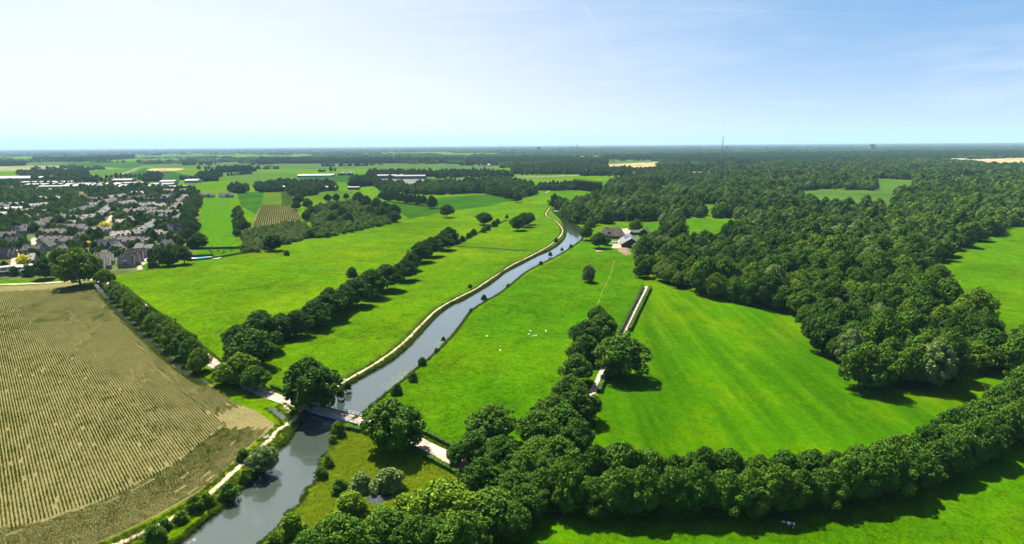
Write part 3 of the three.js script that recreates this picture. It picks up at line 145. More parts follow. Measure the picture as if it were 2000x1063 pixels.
const warehouses = [[-1357.8,-1565.4,230,70,9,"white","long white roofed distribution hall at the left edge"],[-557.4,-1682.1,95,50,5,"white","white roofed glasshouse left of the arched barns"],[-505.7,-1759.7,16,30,6,"dark","left arched dark barn beside the white glasshouse"],[-480.5,-1756.1,16,30,6,"dark","right arched dark barn beside the white glasshouse"],[424.6,-3776.8,270,160,7,"glass","huge pale glasshouse shining on the far plain"],[540.8,-1636.9,55,60,5,"white","white glasshouse between the far woods on the right"],[-824.5,-1421.5,34,25,6,"white","white shed left of the white hall beyond the village"],[-774.1,-1434.9,30,30,7,"white","white hall beyond the village at the field edge"],[-2914.5,-3522.5,10,10,3,"skip",""],[-1027.0,-1289.6,60,25,8,"grey","grey flat roofed workshop in the strip of buildings beyond the village"],[-954.4,-1237.9,70,20,7,"brick","brick walled flat roofed workshop in the strip of buildings beyond the village"],[-985.9,-1316.9,55,25,7,"grey","grey flat roofed workshop in the strip of buildings beyond the village"],[-902.7,-1232.8,60,18,8,"white","white roofed workshop in the strip of buildings beyond the village"],[-922.5,-1294.4,50,30,8,"grey","grey flat roofed workshop in the strip of buildings beyond the village"],[-849.0,-1213.6,70,20,6,"brick","brick walled flat roofed workshop in the strip of buildings beyond the village"],[-894.4,-1307.3,60,25,7,"white","white roofed workshop in the strip of buildings beyond the village"],[-837.7,-1255.4,80,20,7,"grey","grey flat roofed workshop in the strip of buildings beyond the village"],[-862.3,-1336.7,60,25,7,"grey","grey flat roofed workshop in the strip of buildings beyond the village"],[-785.3,-1235.6,70,18,6,"white","white roofed workshop in the strip of buildings beyond the village"],[-939.4,-1434.6,45,20,9,"red","red fronted workshop in the strip of buildings beyond the village"],[-762.8,-1247.9,70,20,6,"white","white roofed workshop in the strip of buildings beyond the village"],[-762.5,-1293.6,50,20,7,"brick","brick walled flat roofed workshop in the strip of buildings beyond the village"],[-697.2,-1226.8,55,18,6,"grey","grey flat roofed workshop in the strip of buildings beyond the village"],[-889.4,-1139.4,40,15,7,"grey","grey flat roofed workshop in the strip of buildings beyond the village"],[-1066.3,-1393.2,60,30,7,"white","white roofed workshop in the strip of buildings beyond the village"],[-1132.0,-1400.4,50,25,7,"brick","brick walled flat roofed workshop in the strip of buildings beyond the village"],[-323.0,-1574.2,70,25,8,"grey","grey flat roofed workshop beside the main road beyond the woods"],[-263.6,-1542.8,80,22,8,"grey","grey flat roofed workshop beside the main road beyond the woods"],[95.7,-1189.9,45,25,9,"grey","grey flat roofed workshop beside the main road beyond the woods"],[109.2,-1203.1,35,20,6,"white","white roofed workshop beside the main road beyond the woods"],[-460.6,-1162.7,40,15,7,"white","white roofed workshop beside the main road beyond the woods"],[-357.2,-1152.7,30,15,7,"brick","brick walled flat roofed workshop beside the main road beyond the woods"],[-313.2,-1175.1,22,12,5,"brick","brick walled flat roofed workshop beside the main road beyond the woods"]];
const farmsFar = [[-214.5,-1179.0,"orange"],[-212.2,-1206.9,"orange"],[-199.0,-1177.4,"orange"],[-189.6,-1162.9,"orange"],[-179.4,-1148.7,"white"],[-171.2,-1161.1,"white"],[-128.7,-1157.0,"orange"],[-116.6,-1155.8,"orange"],[-106.7,-1168.3,"white"],[65.9,-1207.6,"white"],[78.1,-1236.5,"white"],[90.9,-1266.9,"orange"],[-967.7,-2336.4,"white"],[-914.3,-2277.7,"white"],[-125.4,-2503.8,"white"],[-93.0,-2497.0,"orange"],[-1472.4,-1931.2,"white"],[-1394.0,-1796.6,"white"],[-1072.6,-1325.9,"orange"],[-1042.7,-1261.1,"orange"],[-1040.3,-1232.1,"orange"],[-953.9,-1196.4,"orange"],[238.6,-1250.8,"white"],[257.7,-1281.6,"white"],[89.8,-814.0,"slate"],[2527.9,-4220.5,"white"],[2471.2,-4032.9,"orange"],[2509.2,-4016.5,"white"],[2535.0,-6173.2,"white"],[2815.9,-5986.7,"white"],[1379.1,-3810.5,"white"],[294.8,-3369.6,"orange"],[-3741.7,-6114.0,"white"],[2993.2,-4705.2,"white"],[-1786.8,-3383.8,"white"],[3247.9,-3884.8,"white"],[-4662.9,-6630.8,"orange"],[2051.6,-3337.0,"orange"],[1998.4,-3022.6,"white"],[-1159.4,-3484.5,"white"],[2602.4,-4264.2,"white"],[-5249.4,-8387.0,"orange"],[-1020.3,-4769.6,"white"],[1909.7,-5312.9,"white"],[-1802.9,-3529.6,"orange"],[910.7,-3234.6,"white"],[262.3,-4531.5,"orange"],[3044.3,-5504.9,"white"],[2173.4,-4287.7,"orange"],[-1671.8,-3374.7,"orange"],[-235.7,-3090.8,"white"],[-3909.8,-7770.9,"white"],[-436.3,-3902.0,"white"],[-2329.5,-3765.1,"orange"],[-26.1,-7687.9,"orange"],[341.4,-3228.0,"white"],[-1955.3,-4113.5,"orange"],[-2426.3,-6969.5,"white"],[-2194.9,-3635.0,"white"],[126.3,-4337.5,"white"],[1301.4,-2667.6,"white"],[-1755.1,-3730.2,"orange"],[2077.5,-2986.8,"white"],[1656.9,-2623.5,"white"],[-3223.3,-4126.9,"white"],[1249.9,-2821.0,"white"],[1133.9,-3192.4,"white"],[2741.8,-3889.5,"white"],[-2369.8,-3995.7,"white"],[-1542.0,-8409.2,"white"],[-4154.6,-7103.6,"orange"],[514.8,-6483.7,"white"],[-5116.0,-8575.1,"white"],[1723.0,-5620.2,"white"],[-2360.9,-3664.8,"orange"],[2467.7,-3279.1,"white"],[-121.1,-7703.8,"white"],[1749.0,-2618.6,"white"],[-79.1,-3200.1,"orange"],[477.2,-3295.6,"white"],[-4566.5,-7455.3,"white"],[667.1,-4910.5,"orange"],[484.6,-2844.7,"white"],[-4463.9,-8598.1,"white"],[-5685.3,-7428.8,"white"],[-157.8,-5102.9,"white"],[-2174.0,-3974.0,"white"],[1610.5,-3039.7,"white"],[-3652.7,-5307.0,"white"],[682.8,-4147.8,"white"],[-4206.8,-5366.7,"white"],[1421.9,-5646.3,"orange"],[2995.5,-5194.6,"orange"],[1500.9,-5365.6,"white"],[1637.8,-5870.9,"white"],[1602.3,-2729.1,"white"],[-2145.2,-6427.9,"white"],[3125.7,-4821.7,"white"],[-1846.3,-4730.7,"white"],[-337.6,-6319.7,"orange"]];
const mast = [2986.3,-8494.2];
const turbines = [[-2083.5,-19402.6],[-261.5,-16865.4],[1196.5,-14835.1],[1407.9,-14540.8],[1462.1,-14465.2],[1537.1,-14360.8],[1568.9,-14316.5],[1611.1,-14257.8]];
const towers = [[393.1,-8588.5,60,48],[23.1,-7278.9,90,28],[4042.6,-6730.8,60,60],[4523.1,-12659.0,70,40],[7666.6,-18138.1,40,30],[8062.1,-16426.8,40,32]];
const fences = [[[[-65.9,-201.0],[-63.1,-209.7],[-58.0,-222.4],[-52.7,-239.8],[-49.5,-256.3],[-46.5,-279.4],[-41.4,-307.6],[-31.9,-334.2],[-25.4,-349.1],[-17.4,-375.7],[-8.6,-403.0],[-1.5,-426.5],[12.3,-461.5]],"post and wire fence along the upper side of the river path"],[[[-201.8,-456.8],[-176.1,-437.0],[-148.6,-418.7],[-126.1,-405.4],[-113.3,-398.1]],"low fence between the two left pastures"],[[[-267.1,-387.1],[-256.4,-406.5],[-246.8,-415.0],[-239.9,-441.5],[-227.6,-460.0],[-209.6,-475.1]],"fence along the village edge of the left pasture"],[[[-121.4,-670.7],[-111.6,-714.1],[-97.6,-751.5],[-85.7,-774.4]],"fence with thick posts at the far pasture gate"]];
const hedges = [[[[79.2,-345.9],[62.3,-296.7],[52.2,-267.0],[48.2,-255.6],[44.6,-250.6],[40.3,-246.5]],1.8,1.6,"clipped hedge on the left side of the narrow lane"],[[[82.9,-343.2],[66.5,-296.6],[57.4,-270.1],[54.1,-260.7]],1.8,1.6,"clipped hedge on the right side of the narrow lane"],[[[52.8,-257.7],[46.0,-238.3],[37.2,-214.0],[32.2,-199.2],[30.1,-192.1]],1.6,1.6,"lower part of the clipped hedge beside the wide oak"],[[[-87.3,-199.5],[-83.3,-196.3],[-78.3,-192.7]],1.2,1.0,"short dark hedge above the road left of the bridge"],[[[-51.9,-166.5],[-48.9,-165.7],[-46.0,-164.4]],1.3,1.2,"short dark hedge below the right end of the bridge"],[[[-29.9,-166.4],[-24.9,-161.8],[-19.7,-156.8],[-15.2,-152.7]],1.3,1.3,"dark hedge on the meadow side of the road right of the bridge"],[[[-29.6,-153.4],[-24.6,-149.4],[-19.8,-145.1],[-14.8,-140.5]],1.3,1.3,"dark hedge on the rough meadow side of the road"],[[[-267.3,-493.2],[-248.5,-494.9],[-233.1,-495.6]],1.8,1.5,"straight dark hedge at the foot of the striped crop field"],[[[-252.9,-455.5],[-245.1,-458.5],[-237.5,-460.4]],2.0,1.5,"short dark hedge behind the swimming pool"],[[[-247.9,-441.8],[-237.5,-447.5],[-229.6,-455.7],[-220.3,-470.9],[-212.7,-482.3]],1.2,1.2,"low hedge below the swimming pool along the pasture"]];
const verge = [[[-64.3,-195.5],[-63.7,-197.7],[-61.1,-206.7],[-56.0,-219.0],[-50.6,-236.0],[-47.3,-252.0],[-44.2,-274.2],[-39.1,-302.4],[-29.6,-328.1],[-23.1,-342.6],[-15.2,-368.2],[-6.3,-396.1],[0.0,-417.0],[14.9,-452.5],[31.3,-497.0],[45.0,-547.9],[51.0,-584.4],[51.9,-626.4],[49.8,-665.4],[43.5,-704.6],[42.6,-731.3],[51.6,-803.2]],[[-70.1,-181.9],[-70.0,-177.7],[-69.8,-174.4],[-70.0,-172.2],[-72.1,-165.4],[-72.0,-163.2],[-72.5,-158.8],[-73.2,-152.9],[-74.4,-145.8],[-75.2,-141.0],[-76.3,-132.4],[-78.0,-126.5],[-81.9,-119.9],[-86.6,-113.9],[-92.2,-108.6]]];
const pond = [[-36.6,-135.0],[-34.7,-135.5],[-32.3,-132.7],[-29.7,-131.4],[-31.5,-128.0],[-33.9,-126.4],[-36.1,-129.3],[-37.9,-132.8]];

// ------------------------------------------------------------------ helpers
const used = {};
const numbered = n => { const k = used[n] = (used[n] ?? -1) + 1; return k ? `${n}_${String(k).padStart(3, '0')}` : n; };
function tag(o, label, category, group, kind) {
  o.userData.label = label; o.userData.category = category;
  if (group) o.userData.group = group;
  if (kind) o.userData.kind = kind;
  return o;
}
function mesh(name, geo, mat, parent) {
  const m = new THREE.Mesh(geo, mat); m.castShadow = m.receiveShadow = true;
  m.name = parent ? name : numbered(name); (parent || scene).add(m); return m;
}
function thing(name, x, y, z, turn, label, category, group) {
  const g = new THREE.Group(); g.name = numbered(name); g.position.set(x, y, z); g.rotation.y = turn || 0;
  scene.add(g); return tag(g, label, category, group);
}
function structure(name, geo, mat, label, category) { return tag(mesh(name, geo, mat), label, category, null, 'structure'); }
function sheet(pts, y, holes = []) {           // flat polygon on the ground, uv in metres
  const s = new THREE.Shape(pts.map(p => new THREE.Vector2(p[0], -p[1])));
  for (const h of holes) s.holes.push(new THREE.Path(h.map(p => new THREE.Vector2(p[0], -p[1]))));
  const g = new THREE.ShapeGeometry(s); g.rotateX(-Math.PI / 2); g.translate(0, y, 0);
  const n = g.attributes.normal; if (n.getY(0) < 0) { for (let i = 0; i < n.count; i++) n.setXYZ(i, 0, 1, 0); }
  return g;
}
const curve = (pts, n) => new THREE.CatmullRomCurve3(pts.map(p => new THREE.Vector3(p[0], 0, p[1])), false, 'centripetal').getSpacedPoints(n).map(v => [v.x, v.z]);
function lengthOf(p) { let l = 0; for (let i = 1; i < p.length; i++) l += Math.hypot(p[i][0] - p[i - 1][0], p[i][1] - p[i - 1][1]); return l; }
function sideways(p, i) { const a = p[Math.max(0, i - 1)], b = p[Math.min(p.length - 1, i + 1)], l = Math.hypot(b[0] - a[0], b[1] - a[1]) || 1; return [-(b[1] - a[1]) / l, (b[0] - a[0]) / l]; }
function offsetLine(p, d) { return p.map((q, i) => { const n = sideways(p, i); return [q[0] + n[0] * d, q[1] + n[1] * d]; }); }
function ribbon(pts, width, y, rag = 0, seed = 1) {  // a path or road lying on the ground, its edges uneven by rag
  const rnd = mulberry(seed), n = Math.max(4, Math.ceil(lengthOf(pts) / 2.5)), c = curve(pts, n), pos = [], uv = [], idx = [];
  let s = 0;
  c.forEach((q, i) => {
    if (i) s += Math.hypot(q[0] - c[i - 1][0], q[1] - c[i - 1][1]);
    const t = sideways(c, i), a = width / 2 + (rnd() - .5) * rag, b = width / 2 + (rnd() - .5) * rag;
    pos.push(q[0] + t[0] * a, y, q[1] + t[1] * a, q[0] - t[0] * b, y, q[1] - t[1] * b); uv.push(0, s, width, s);
    if (i) { const k = i * 2; idx.push(k - 2, k - 1, k, k - 1, k + 1, k); }
  });
  const g = new THREE.BufferGeometry();
  g.setAttribute('position', new THREE.Float32BufferAttribute(pos, 3)); g.setAttribute('uv', new THREE.Float32BufferAttribute(uv, 2)); g.setIndex(idx);
  g.computeVertexNormals(); if (g.attributes.normal.getY(0) < 0) { for (let i = 0; i < idx.length; i += 3) { const t = idx[i]; idx[i] = idx[i + 1]; idx[i + 1] = t; } g.setIndex(idx); g.computeVertexNormals(); }
  return g;
}
function inPoly(x, z, P) { let c = false; for (let i = 0, j = P.length - 1; i < P.length; j = i++) { const [x1, z1] = P[i], [x2, z2] = P[j]; if ((z1 > z) !== (z2 > z) && x < (x2 - x1) * (z - z1) / (z2 - z1) + x1) c = !c; } return c; }
function boundsOf(P) { const xs = P.map(p => p[0]), zs = P.map(p => p[1]); return [Math.min(...xs), Math.max(...xs), Math.min(...zs), Math.max(...zs)]; }
const box = (w, h, d, x = 0, y = 0, z = 0) => { const g = new THREE.BoxGeometry(w, h, d); g.translate(x, y + h / 2, z); return g; };
const merge = list => mergeGeometries(list.map(g => { const q = g.index ? g.toNonIndexed() : g; for (const k of Object.keys(q.attributes)) if (!['position', 'normal', 'uv'].includes(k)) q.deleteAttribute(k); return q; }));
const std = (r, g, b, rough = .9, more = {}) => new THREE.MeshStandardMaterial({ color: new THREE.Color().setRGB(r, g, b), roughness: rough, metalness: 0, ...more });
const matte = (r, g, b, more = {}) => new THREE.MeshPhysicalMaterial({ color: new THREE.Color().setRGB(r, g, b), roughness: 1, metalness: 0, specularIntensity: 0, ...more });
function instanced(name, geo, mat, list, parent) {   // list of [x, y, z, turn, sx, sy, sz, shade]
  const m = new THREE.InstancedMesh(geo, mat, list.length), q = new THREE.Quaternion(), up = new THREE.Vector3(0, 1, 0), M = new THREE.Matrix4(), col = new THREE.Color();
  list.forEach((t, i) => {
    q.setFromAxisAngle(up, t[3]); M.compose(new THREE.Vector3(t[0], t[1], t[2]), q, new THREE.Vector3(t[4], t[5], t[6])); m.setMatrixAt(i, M);
    if (t[7]) { col.setRGB(t[7][0], t[7][1], t[7][2]); m.setColorAt(i, col); }
  });
  m.castShadow = m.receiveShadow = true; m.name = parent ? name : numbered(name); (parent || scene).add(m); return m;
}

// ------------------------------------------------------------------ surfaces
const gA = noiseGrid(2048, [[10, 10, .45], [26, 26, .45], [70, 70, .5], [190, 190, .6], [520, 520, .9], [1024, 1024, 1]], 11);
const gB = noiseGrid(2048, [[7, 7, 1], [19, 19, .7], [60, 60, .5], [240, 80, .4]], 12);
const grassTex = texture(2048, (x, y, i) => {
  const l = clamp(.5 + (gA[i] - .5) * 1.05, .12, 1), d = clamp((gB[i] - .40) * 2.6, 0, 1);   // lush to dry
  return [l * lerp(.40, .66, d), l * lerp(.52, .58, d), l * .5];
});
const gC = noiseGrid(1024, [[200, 200, 1], [420, 420, 1], [1024, 1024, .8]], 13);
const tuftBump = texture(1024, (x, y, i) => { const v = clamp(.5 + (gC[i] - .5) * 1.9); return [v, v, v]; }, false);
const gS = noiseGrid(1024, [[16, 4, 1], [60, 6, .9], [150, 12, .6], [300, 200, .5], [512, 512, .5]], 14);
const mownTex = texture(1024, (x, y, i) => { const l = clamp(.5 + (gS[i] - .5) * .7, .12, 1) * lerp(.9, 1.1, gA[(y * 2) * 2048 + x * 2]), d = clamp((gB[(y * 2) * 2048 + x * 2] * .6 + gS[i] * .4 - .40) * 4); return [l * lerp(.36, .70, d), l * lerp(.50, .57, d), l * .5]; });
const grass = (r, g, b, size = 420, turn = 0, tex = grassTex, bump = .14) => matte(2 * r, 2 * g, 2 * b, { map: scaled(tex, size, turn), bumpMap: scaled(tuftBump, 55, turn + .4), bumpScale: bump });
const soilN = noiseGrid(1024, [[12, 12, 1], [40, 40, .8], [160, 160, .6], [512, 512, .7]], 15);
const soilTex = texture(1024, (x, y, i) => { const l = clamp(.5 + (soilN[i] - .5) * .95, .1, 1); return [l, l * .99, l * .97]; });
const soil = (r, g, b, size = 120, bump = .1) => matte(2 * r, 2 * g, 2 * b, { map: scaled(soilTex, size, .3), bumpMap: scaled(tuftBump, 40), bumpScale: bump });
const fineN = noiseGrid(512, [[5, 5, .3], [30, 30, .5], [120, 120, .8], [256, 256, 1]], 19), fineSoil = texture(512, (x, y, i) => { const l = clamp(.5 + (fineN[i] - .5) * .9, .1, 1); return [l, l * .99, l * .97]; });
const waveN = noiseGrid(1024, [[20, 46, .7], [64, 150, 1], [170, 380, .9], [420, 700, .5]], 17);
const gust = noiseGrid(1024, [[5, 7, 1], [11, 15, .7]], 18);
const waveTex = texture(1024, (x, y, i) => { const v = clamp(.5 + (waveN[i] - .5) * (.8 + 2.0 * clamp((gust[i] - .5) * 3))); return [v, v, v]; }, false);

// ------------------------------------------------------------------ ground, river
const RL = curve(riverL, 260), RR = curve(riverR, 260);
const riverOutline = [...RL, ...[...RR].reverse()];
const FAR = 45000;
structure('ground', sheet([[-FAR, 3000], [FAR, 3000], [FAR, -FAR], [-FAR, -FAR]], 0, [riverOutline]), grass(.090, .172, .0003, 420, .5), 'bright green pasture land reaching to the horizon', 'ground');
const water = new THREE.MeshPhysicalMaterial({ color: new THREE.Color().setRGB(.028, .040, .034), roughness: .05, clearcoat: 1, clearcoatRoughness: .04, ior: 1.5, bumpMap: scaled(waveTex, 34, .5), bumpScale: .030 });
structure('river', sheet(riverOutline, -.75), water, 'grey green river winding up through the meadows', 'river');
const bankMat = grass(.05, .10, .006, 60, .2);
function bank(line, side) {
  const pos = [], uv = [], idx = [], rnd = mulberry(31);
  line.forEach((q, i) => { const n = sideways(line, i), d = side * (.25 + rnd() * .5);
    pos.push(q[0], .01, q[1], q[0] + n[0] * d, -1.1, q[1] + n[1] * d); uv.push(i * 2, 0, i * 2, 2); if (i) { const k = i * 2; idx.push(k - 2, k - 1, k, k - 1, k + 1, k); } });
  const g = new THREE.BufferGeometry(); g.setAttribute('position', new THREE.Float32BufferAttribute(pos, 3)); g.setAttribute('uv', new THREE.Float32BufferAttribute(uv, 2)); g.setIndex(idx); g.computeVertexNormals(); return g;
}
{
  const mid = [(RL[100][0] + RR[100][0]) / 2, (RL[100][1] + RR[100][1]) / 2], n = sideways(RL, 100), s = Math.sign((mid[0] - RL[100][0]) * n[0] + (mid[1] - RL[100][1]) * n[1]);
  structure('left_river_bank', bank(RL, s), bankMat, 'grassy left bank of the river', 'river bank');
  structure('right_river_bank', bank(RR, -s), bankMat, 'grassy right bank of the river', 'river bank');
}
const tints = {
  meadow_right: [grass(.064, .160, .0003, 260, -.03, mownTex), 'deep green mown meadow right of the hedged lane'],
  meadow_far_right: [grass(.078, .170, .0004, 200, .7), 'bright green meadow at the right edge'],
  meadow_bottom: [grass(.062, .150, .0003, 200, .3), 'green meadow along the bottom right edge'],
  rough_meadow: [grass(.112, .205, .0006, 160, .9, grassTex, .5), 'rough yellow green meadow beside the lower river'],
  meadow_river: [grass(.058, .146, .0003, 380, 1.2), 'green meadow between the river and the hedged lane'],
};
let layer = .012;
for (const k in tints) { structure(k, sheet(tint[k], layer), tints[k][0], tints[k][1], 'meadow'); layer += .004; }
const fieldMats = {
  crop: grass(.075, .19, .001, 60, 0), green2: grass(.035, .10, .006, 300), green3: grass(.030, .085, .014, 500), yellowgreen: grass(.085, .135, .01, 150), soil: soil(.075, .068, .028),
  grass2: grass(.07, .13, .01, 200), grass3: grass(.066, .16, .002, 200), grass4: grass(.075, .14, .02, 400), grass5: grass(.075, .125, .035, 800), beige: soil(.20, .17, .09, 300), beige2: soil(.11, .13, .06, 500), heath: soil(.22, .19, .11, 400),
  asphalt: soil(.10, .10, .10, 60, .02), yard: soil(.24, .21, .17, 30, .03), mud: soil(.13, .10, .07, 30),
};
const fieldNames = { crop: ['striped_crop_field', 'bright striped crop field beside the village'], soil: ['orchard_soil', 'brown soil under the orchard rows'], asphalt: ['car_park', 'grey car park near the far main road'], yard: ['farm_yard', 'pale paved yard of the farm'], mud: ['muddy_ground', 'brown muddy ground in front of the barn'] };
layer = .05;
for (const [p, k] of fields) {
  const [n, l] = fieldNames[k] || (k === 'beige' || k === 'beige2' || k === 'heath' ? ['stubble_field', 'pale dry field far away'] : ['grass_field', 'green field beyond the near meadows']);
  structure(n, sheet(p, layer), fieldMats[k], l, 'field'); layer += .004;
}
const paleGravel = soil(.29, .25, .18, 25, .03), paved = soil(.27, .23, .20, 30, .02), street = soil(.22, .20, .17, 30, .02), tar = soil(.13, .13, .13, 30, .02);
structure('village_ground', sheet(village, .03), soil(.060, .080, .028, 70, .2), 'garden ground under the village', 'ground');
structure('maize_field_soil', sheet(maize, .036), matte(.225, .208, .092, { map: scaled(fineSoil, 18, .3), bumpMap: scaled(tuftBump, 16), bumpScale: .03 }), 'tan soil of the large maize field', 'field');
structure('river_path', ribbon(towpath, 1.25, .07, .5, 3), paleGravel, 'cream gravel path following the left side of the river', 'path');
structure('bank_path', ribbon(bankpath, 1.7, .074, .4, 4), paleGravel, 'cream gravel path below the bridge along the maize field', 'path');
structure('road_west', ribbon(roadW, 4.6, .078, .3, 5), paved, 'pale road left of the bridge under the oaks', 'road');
structure('field_road', ribbon(roadN, 4.0, .082, .4, 6), paved, 'pale road along the top of the maize field', 'road');
structure('road_east', ribbon(roadE, 4.4, .086, .3, 7), paved, 'pale road right of the bridge leading into the avenue', 'road');
structure('hedged_lane', ribbon(lane, 2.6, .09, .2, 8), soil(.30, .25, .24, 20, .02), 'pinkish narrow lane between clipped hedges', 'road');
structure('path_spur', ribbon(spur, 1.4, .098, .6, 10), paleGravel, 'worn footpath from the road down to the river path', 'path');
structure('trodden_trail', ribbon(trail, .4, .06, .4, 11), soil(.11, .135, .025, 20), 'thin trodden trail through the meadow towards the farm', 'path');
structure('worn_track', ribbon(worn, .9, .06, .7, 14), soil(.22, .20, .06, 12), 'tan worn track at the far end of the mown meadow', 'path');
for (const [p, w] of streets) structure('village_street', ribbon(p, w, .1, .3, 12), street, 'pale street in the village', 'road');
for (const [p, w] of roadsFar) structure('far_road', ribbon(p, w, .5, 0, 13), tar, 'grey road far across the plain', 'road');
structure('village_car_park', sheet(carpark, .12), street, 'pale car park beside the pasture', 'car park');
const ditchWater = std(.03, .042, .034, .08, { bumpMap: scaled(waveTex, 20), bumpScale: .02 });
ditches.forEach((d, i) => structure('ditch', ribbon(d, ditchW[i], .045, .7, 40 + i), ditchWater, ['water filled ditch along the maize field', 'short ditch between maize field and road', 'water filled ditch across the meadow to the river path', 'light strip of water in the far pasture', 'ditch lined with bushes between the meadows'][i], 'ditch'));
structure('pond', sheet(pond, .05), std(.035, .04, .042, .12, { bumpMap: scaled(waveTex, 10), bumpScale: .004 }), 'small grey pond in the rough meadow', 'pond');

// ------------------------------------------------------------------ foliage
const leafMats = [[.038, .100, .005], [.058, .132, .007], [.100, .180, .006], [.125, .190, .045], [.70, .62, .006], [.032, .088, .006]].map(c => matte(...c, { specularIntensity: .15, roughness: .8, transmission: .15, thickness: 0, vertexColors: true, side: THREE.DoubleSide }));
const barkMat = std(.07, .055, .04, 1, { map: scaled(soilTex, 2) });
// a crown of leaf clumps: many small leaf faces spread over lobes that sit on the envelope; unit width and unit height
function crown(seed, { lobes = 46, leaves = 7000, leaf = .034, low = .2, top = 1, shape = 'broad', lobeR = .15, wild = 1.5 }) {
  const rnd = mulberry(seed), L = [];
  const prof = { broad: t => Math.sin(Math.PI * Math.pow(clamp(t * .9 + .1), .8)) ** .62, round: t => Math.sqrt(Math.max(0, 1 - (2 * t - 1) ** 2)), poplar: t => Math.sin(Math.PI * Math.pow(clamp(t * .92 + .06), .75)) ** .7, shrub: t => Math.sqrt(Math.max(0, 1 - t * t)) * .98, willow: t => Math.sqrt(Math.max(0, 1 - (1.75 * t - .75) ** 2)) }[shape];
  const lean = [rnd() * 6.28, rnd() * 6.28, rnd() * 6.28];
  for (let i = 0; i < lobes; i++) {
    const t = (i + rnd()) / lobes, a = i * 2.399 + rnd() * .8, r = lobeR * (.5 + rnd() * rnd() * 1.3);
    const env = prof(clamp(t)) * .5 * (1 + .16 * Math.sin(a * 2 + lean[0]) + .12 * Math.sin(a * 3 + lean[1] + t * 4));
    const rad = Math.max(0, env - r * .75) * (rnd() < .18 ? .5 : rnd() < .2 ? 1.12 : .92 + rnd() * .1);
    L.push([Math.cos(a) * rad, lerp(low, top - r * .7, t), Math.sin(a) * rad, r]);
  }
  const pos = [], col = [], nor = []; const v = new THREE.Vector3(), u = new THREE.Vector3(), w = new THREE.Vector3(), n = new THREE.Vector3();
  const put = (x, y, z, nx, ny, nz, size) => {
    n.set(nx + (rnd() - .5) * wild, ny + (rnd() - .5) * wild + .25, nz + (rnd() - .5) * wild).normalize();
    u.set(rnd() - .5, rnd() - .5, rnd() - .5).cross(n).normalize(); w.crossVectors(n, u);
    const s = size * (.6 + rnd() * .8), q = .75 + rnd() * .5, g = q * (.92 + rnd() * .16);
    const P = [[-1, 0], [0, -.62], [1, 0], [0, .62]].map(([a, b], k) => [x + (u.x * a + w.x * b) * s + n.x * (k % 2 ? .18 : -.12) * s, y + (u.y * a + w.y * b) * s + n.y * (k % 2 ? .18 : -.12) * s, z + (u.z * a + w.z * b) * s + n.z * (k % 2 ? .18 : -.12) * s]);
    for (const k of [0, 1, 2, 0, 2, 3]) { pos.push(...P[k]); col.push(g, q, g); }
  };
  const area = L.reduce((s, l) => s + l[3] * l[3], 0);
  for (const [lx, ly, lz, r] of L) {
    const count = Math.round(leaves * .86 * r * r / area);
    for (let i = 0; i < count; i++) {
      const y = 1 - 1.75 * rnd(), a = rnd() * 6.283, s = Math.sqrt(Math.max(0, 1 - y * y)), k = r * (.72 + .34 * rnd());
      put(lx + Math.cos(a) * s * k, ly + y * k * .85, lz + Math.sin(a) * s * k, Math.cos(a) * s, y, Math.sin(a) * s, leaf);
    }
  }
  for (let i = 0; i < leaves * .14; i++) { const t = rnd(), a = rnd() * 6.283, k = prof(t) * .5 * Math.sqrt(rnd()) * .8; put(Math.cos(a) * k, lerp(low, top * .92, t), Math.sin(a) * k, 0, .5, 0, leaf * 1.5); }
  const g = new THREE.BufferGeometry(); g.setAttribute('position', new THREE.Float32BufferAttribute(pos, 3)); g.setAttribute('color', new THREE.Float32BufferAttribute(col, 3)); g.computeVertexNormals(); return g;
}
function trunkGeo(seed, height, r) {
  const rnd = mulberry(seed), parts = [];
  const tube = (pts, r0, r1, seg) => { const c = new THREE.CatmullRomCurve3(pts), g = new THREE.TubeGeometry(c, seg, 1, 6), p = g.attributes.position, ctr = new THREE.Vector3();
    for (let i = 0; i <= seg; i++) { c.getPointAt(i / seg, ctr); const k = lerp(r0, r1, i / seg); for (let j = 0; j <= 6; j++) { const q = i * 7 + j; p.setXYZ(q, ctr.x + (p.getX(q) - ctr.x) * k, ctr.y + (p.getY(q) - ctr.y) * k, ctr.z + (p.getZ(q) - ctr.z) * k); } } g.computeVertexNormals(); return g; };
  const V = (x, y, z) => new THREE.Vector3(x, y, z);
  parts.push(tube([V(0, -.02, 0), V((rnd() - .5) * .03, height * .5, (rnd() - .5) * .03), V((rnd() - .5) * .06, height, (rnd() - .5) * .06)], r, r * .5, 5));
  for (let i = 0; i < 5; i++) { const a = i * 1.26 + rnd(), y = height * (.45 + .1 * i), l = .2 + rnd() * .12; parts.push(tube([V(0, y, 0), V(Math.cos(a) * l * .6, y + .1, Math.sin(a) * l * .6), V(Math.cos(a) * l, y + .24, Math.sin(a) * l)], r * .5, r * .15, 3)); }
  return merge(parts);
}
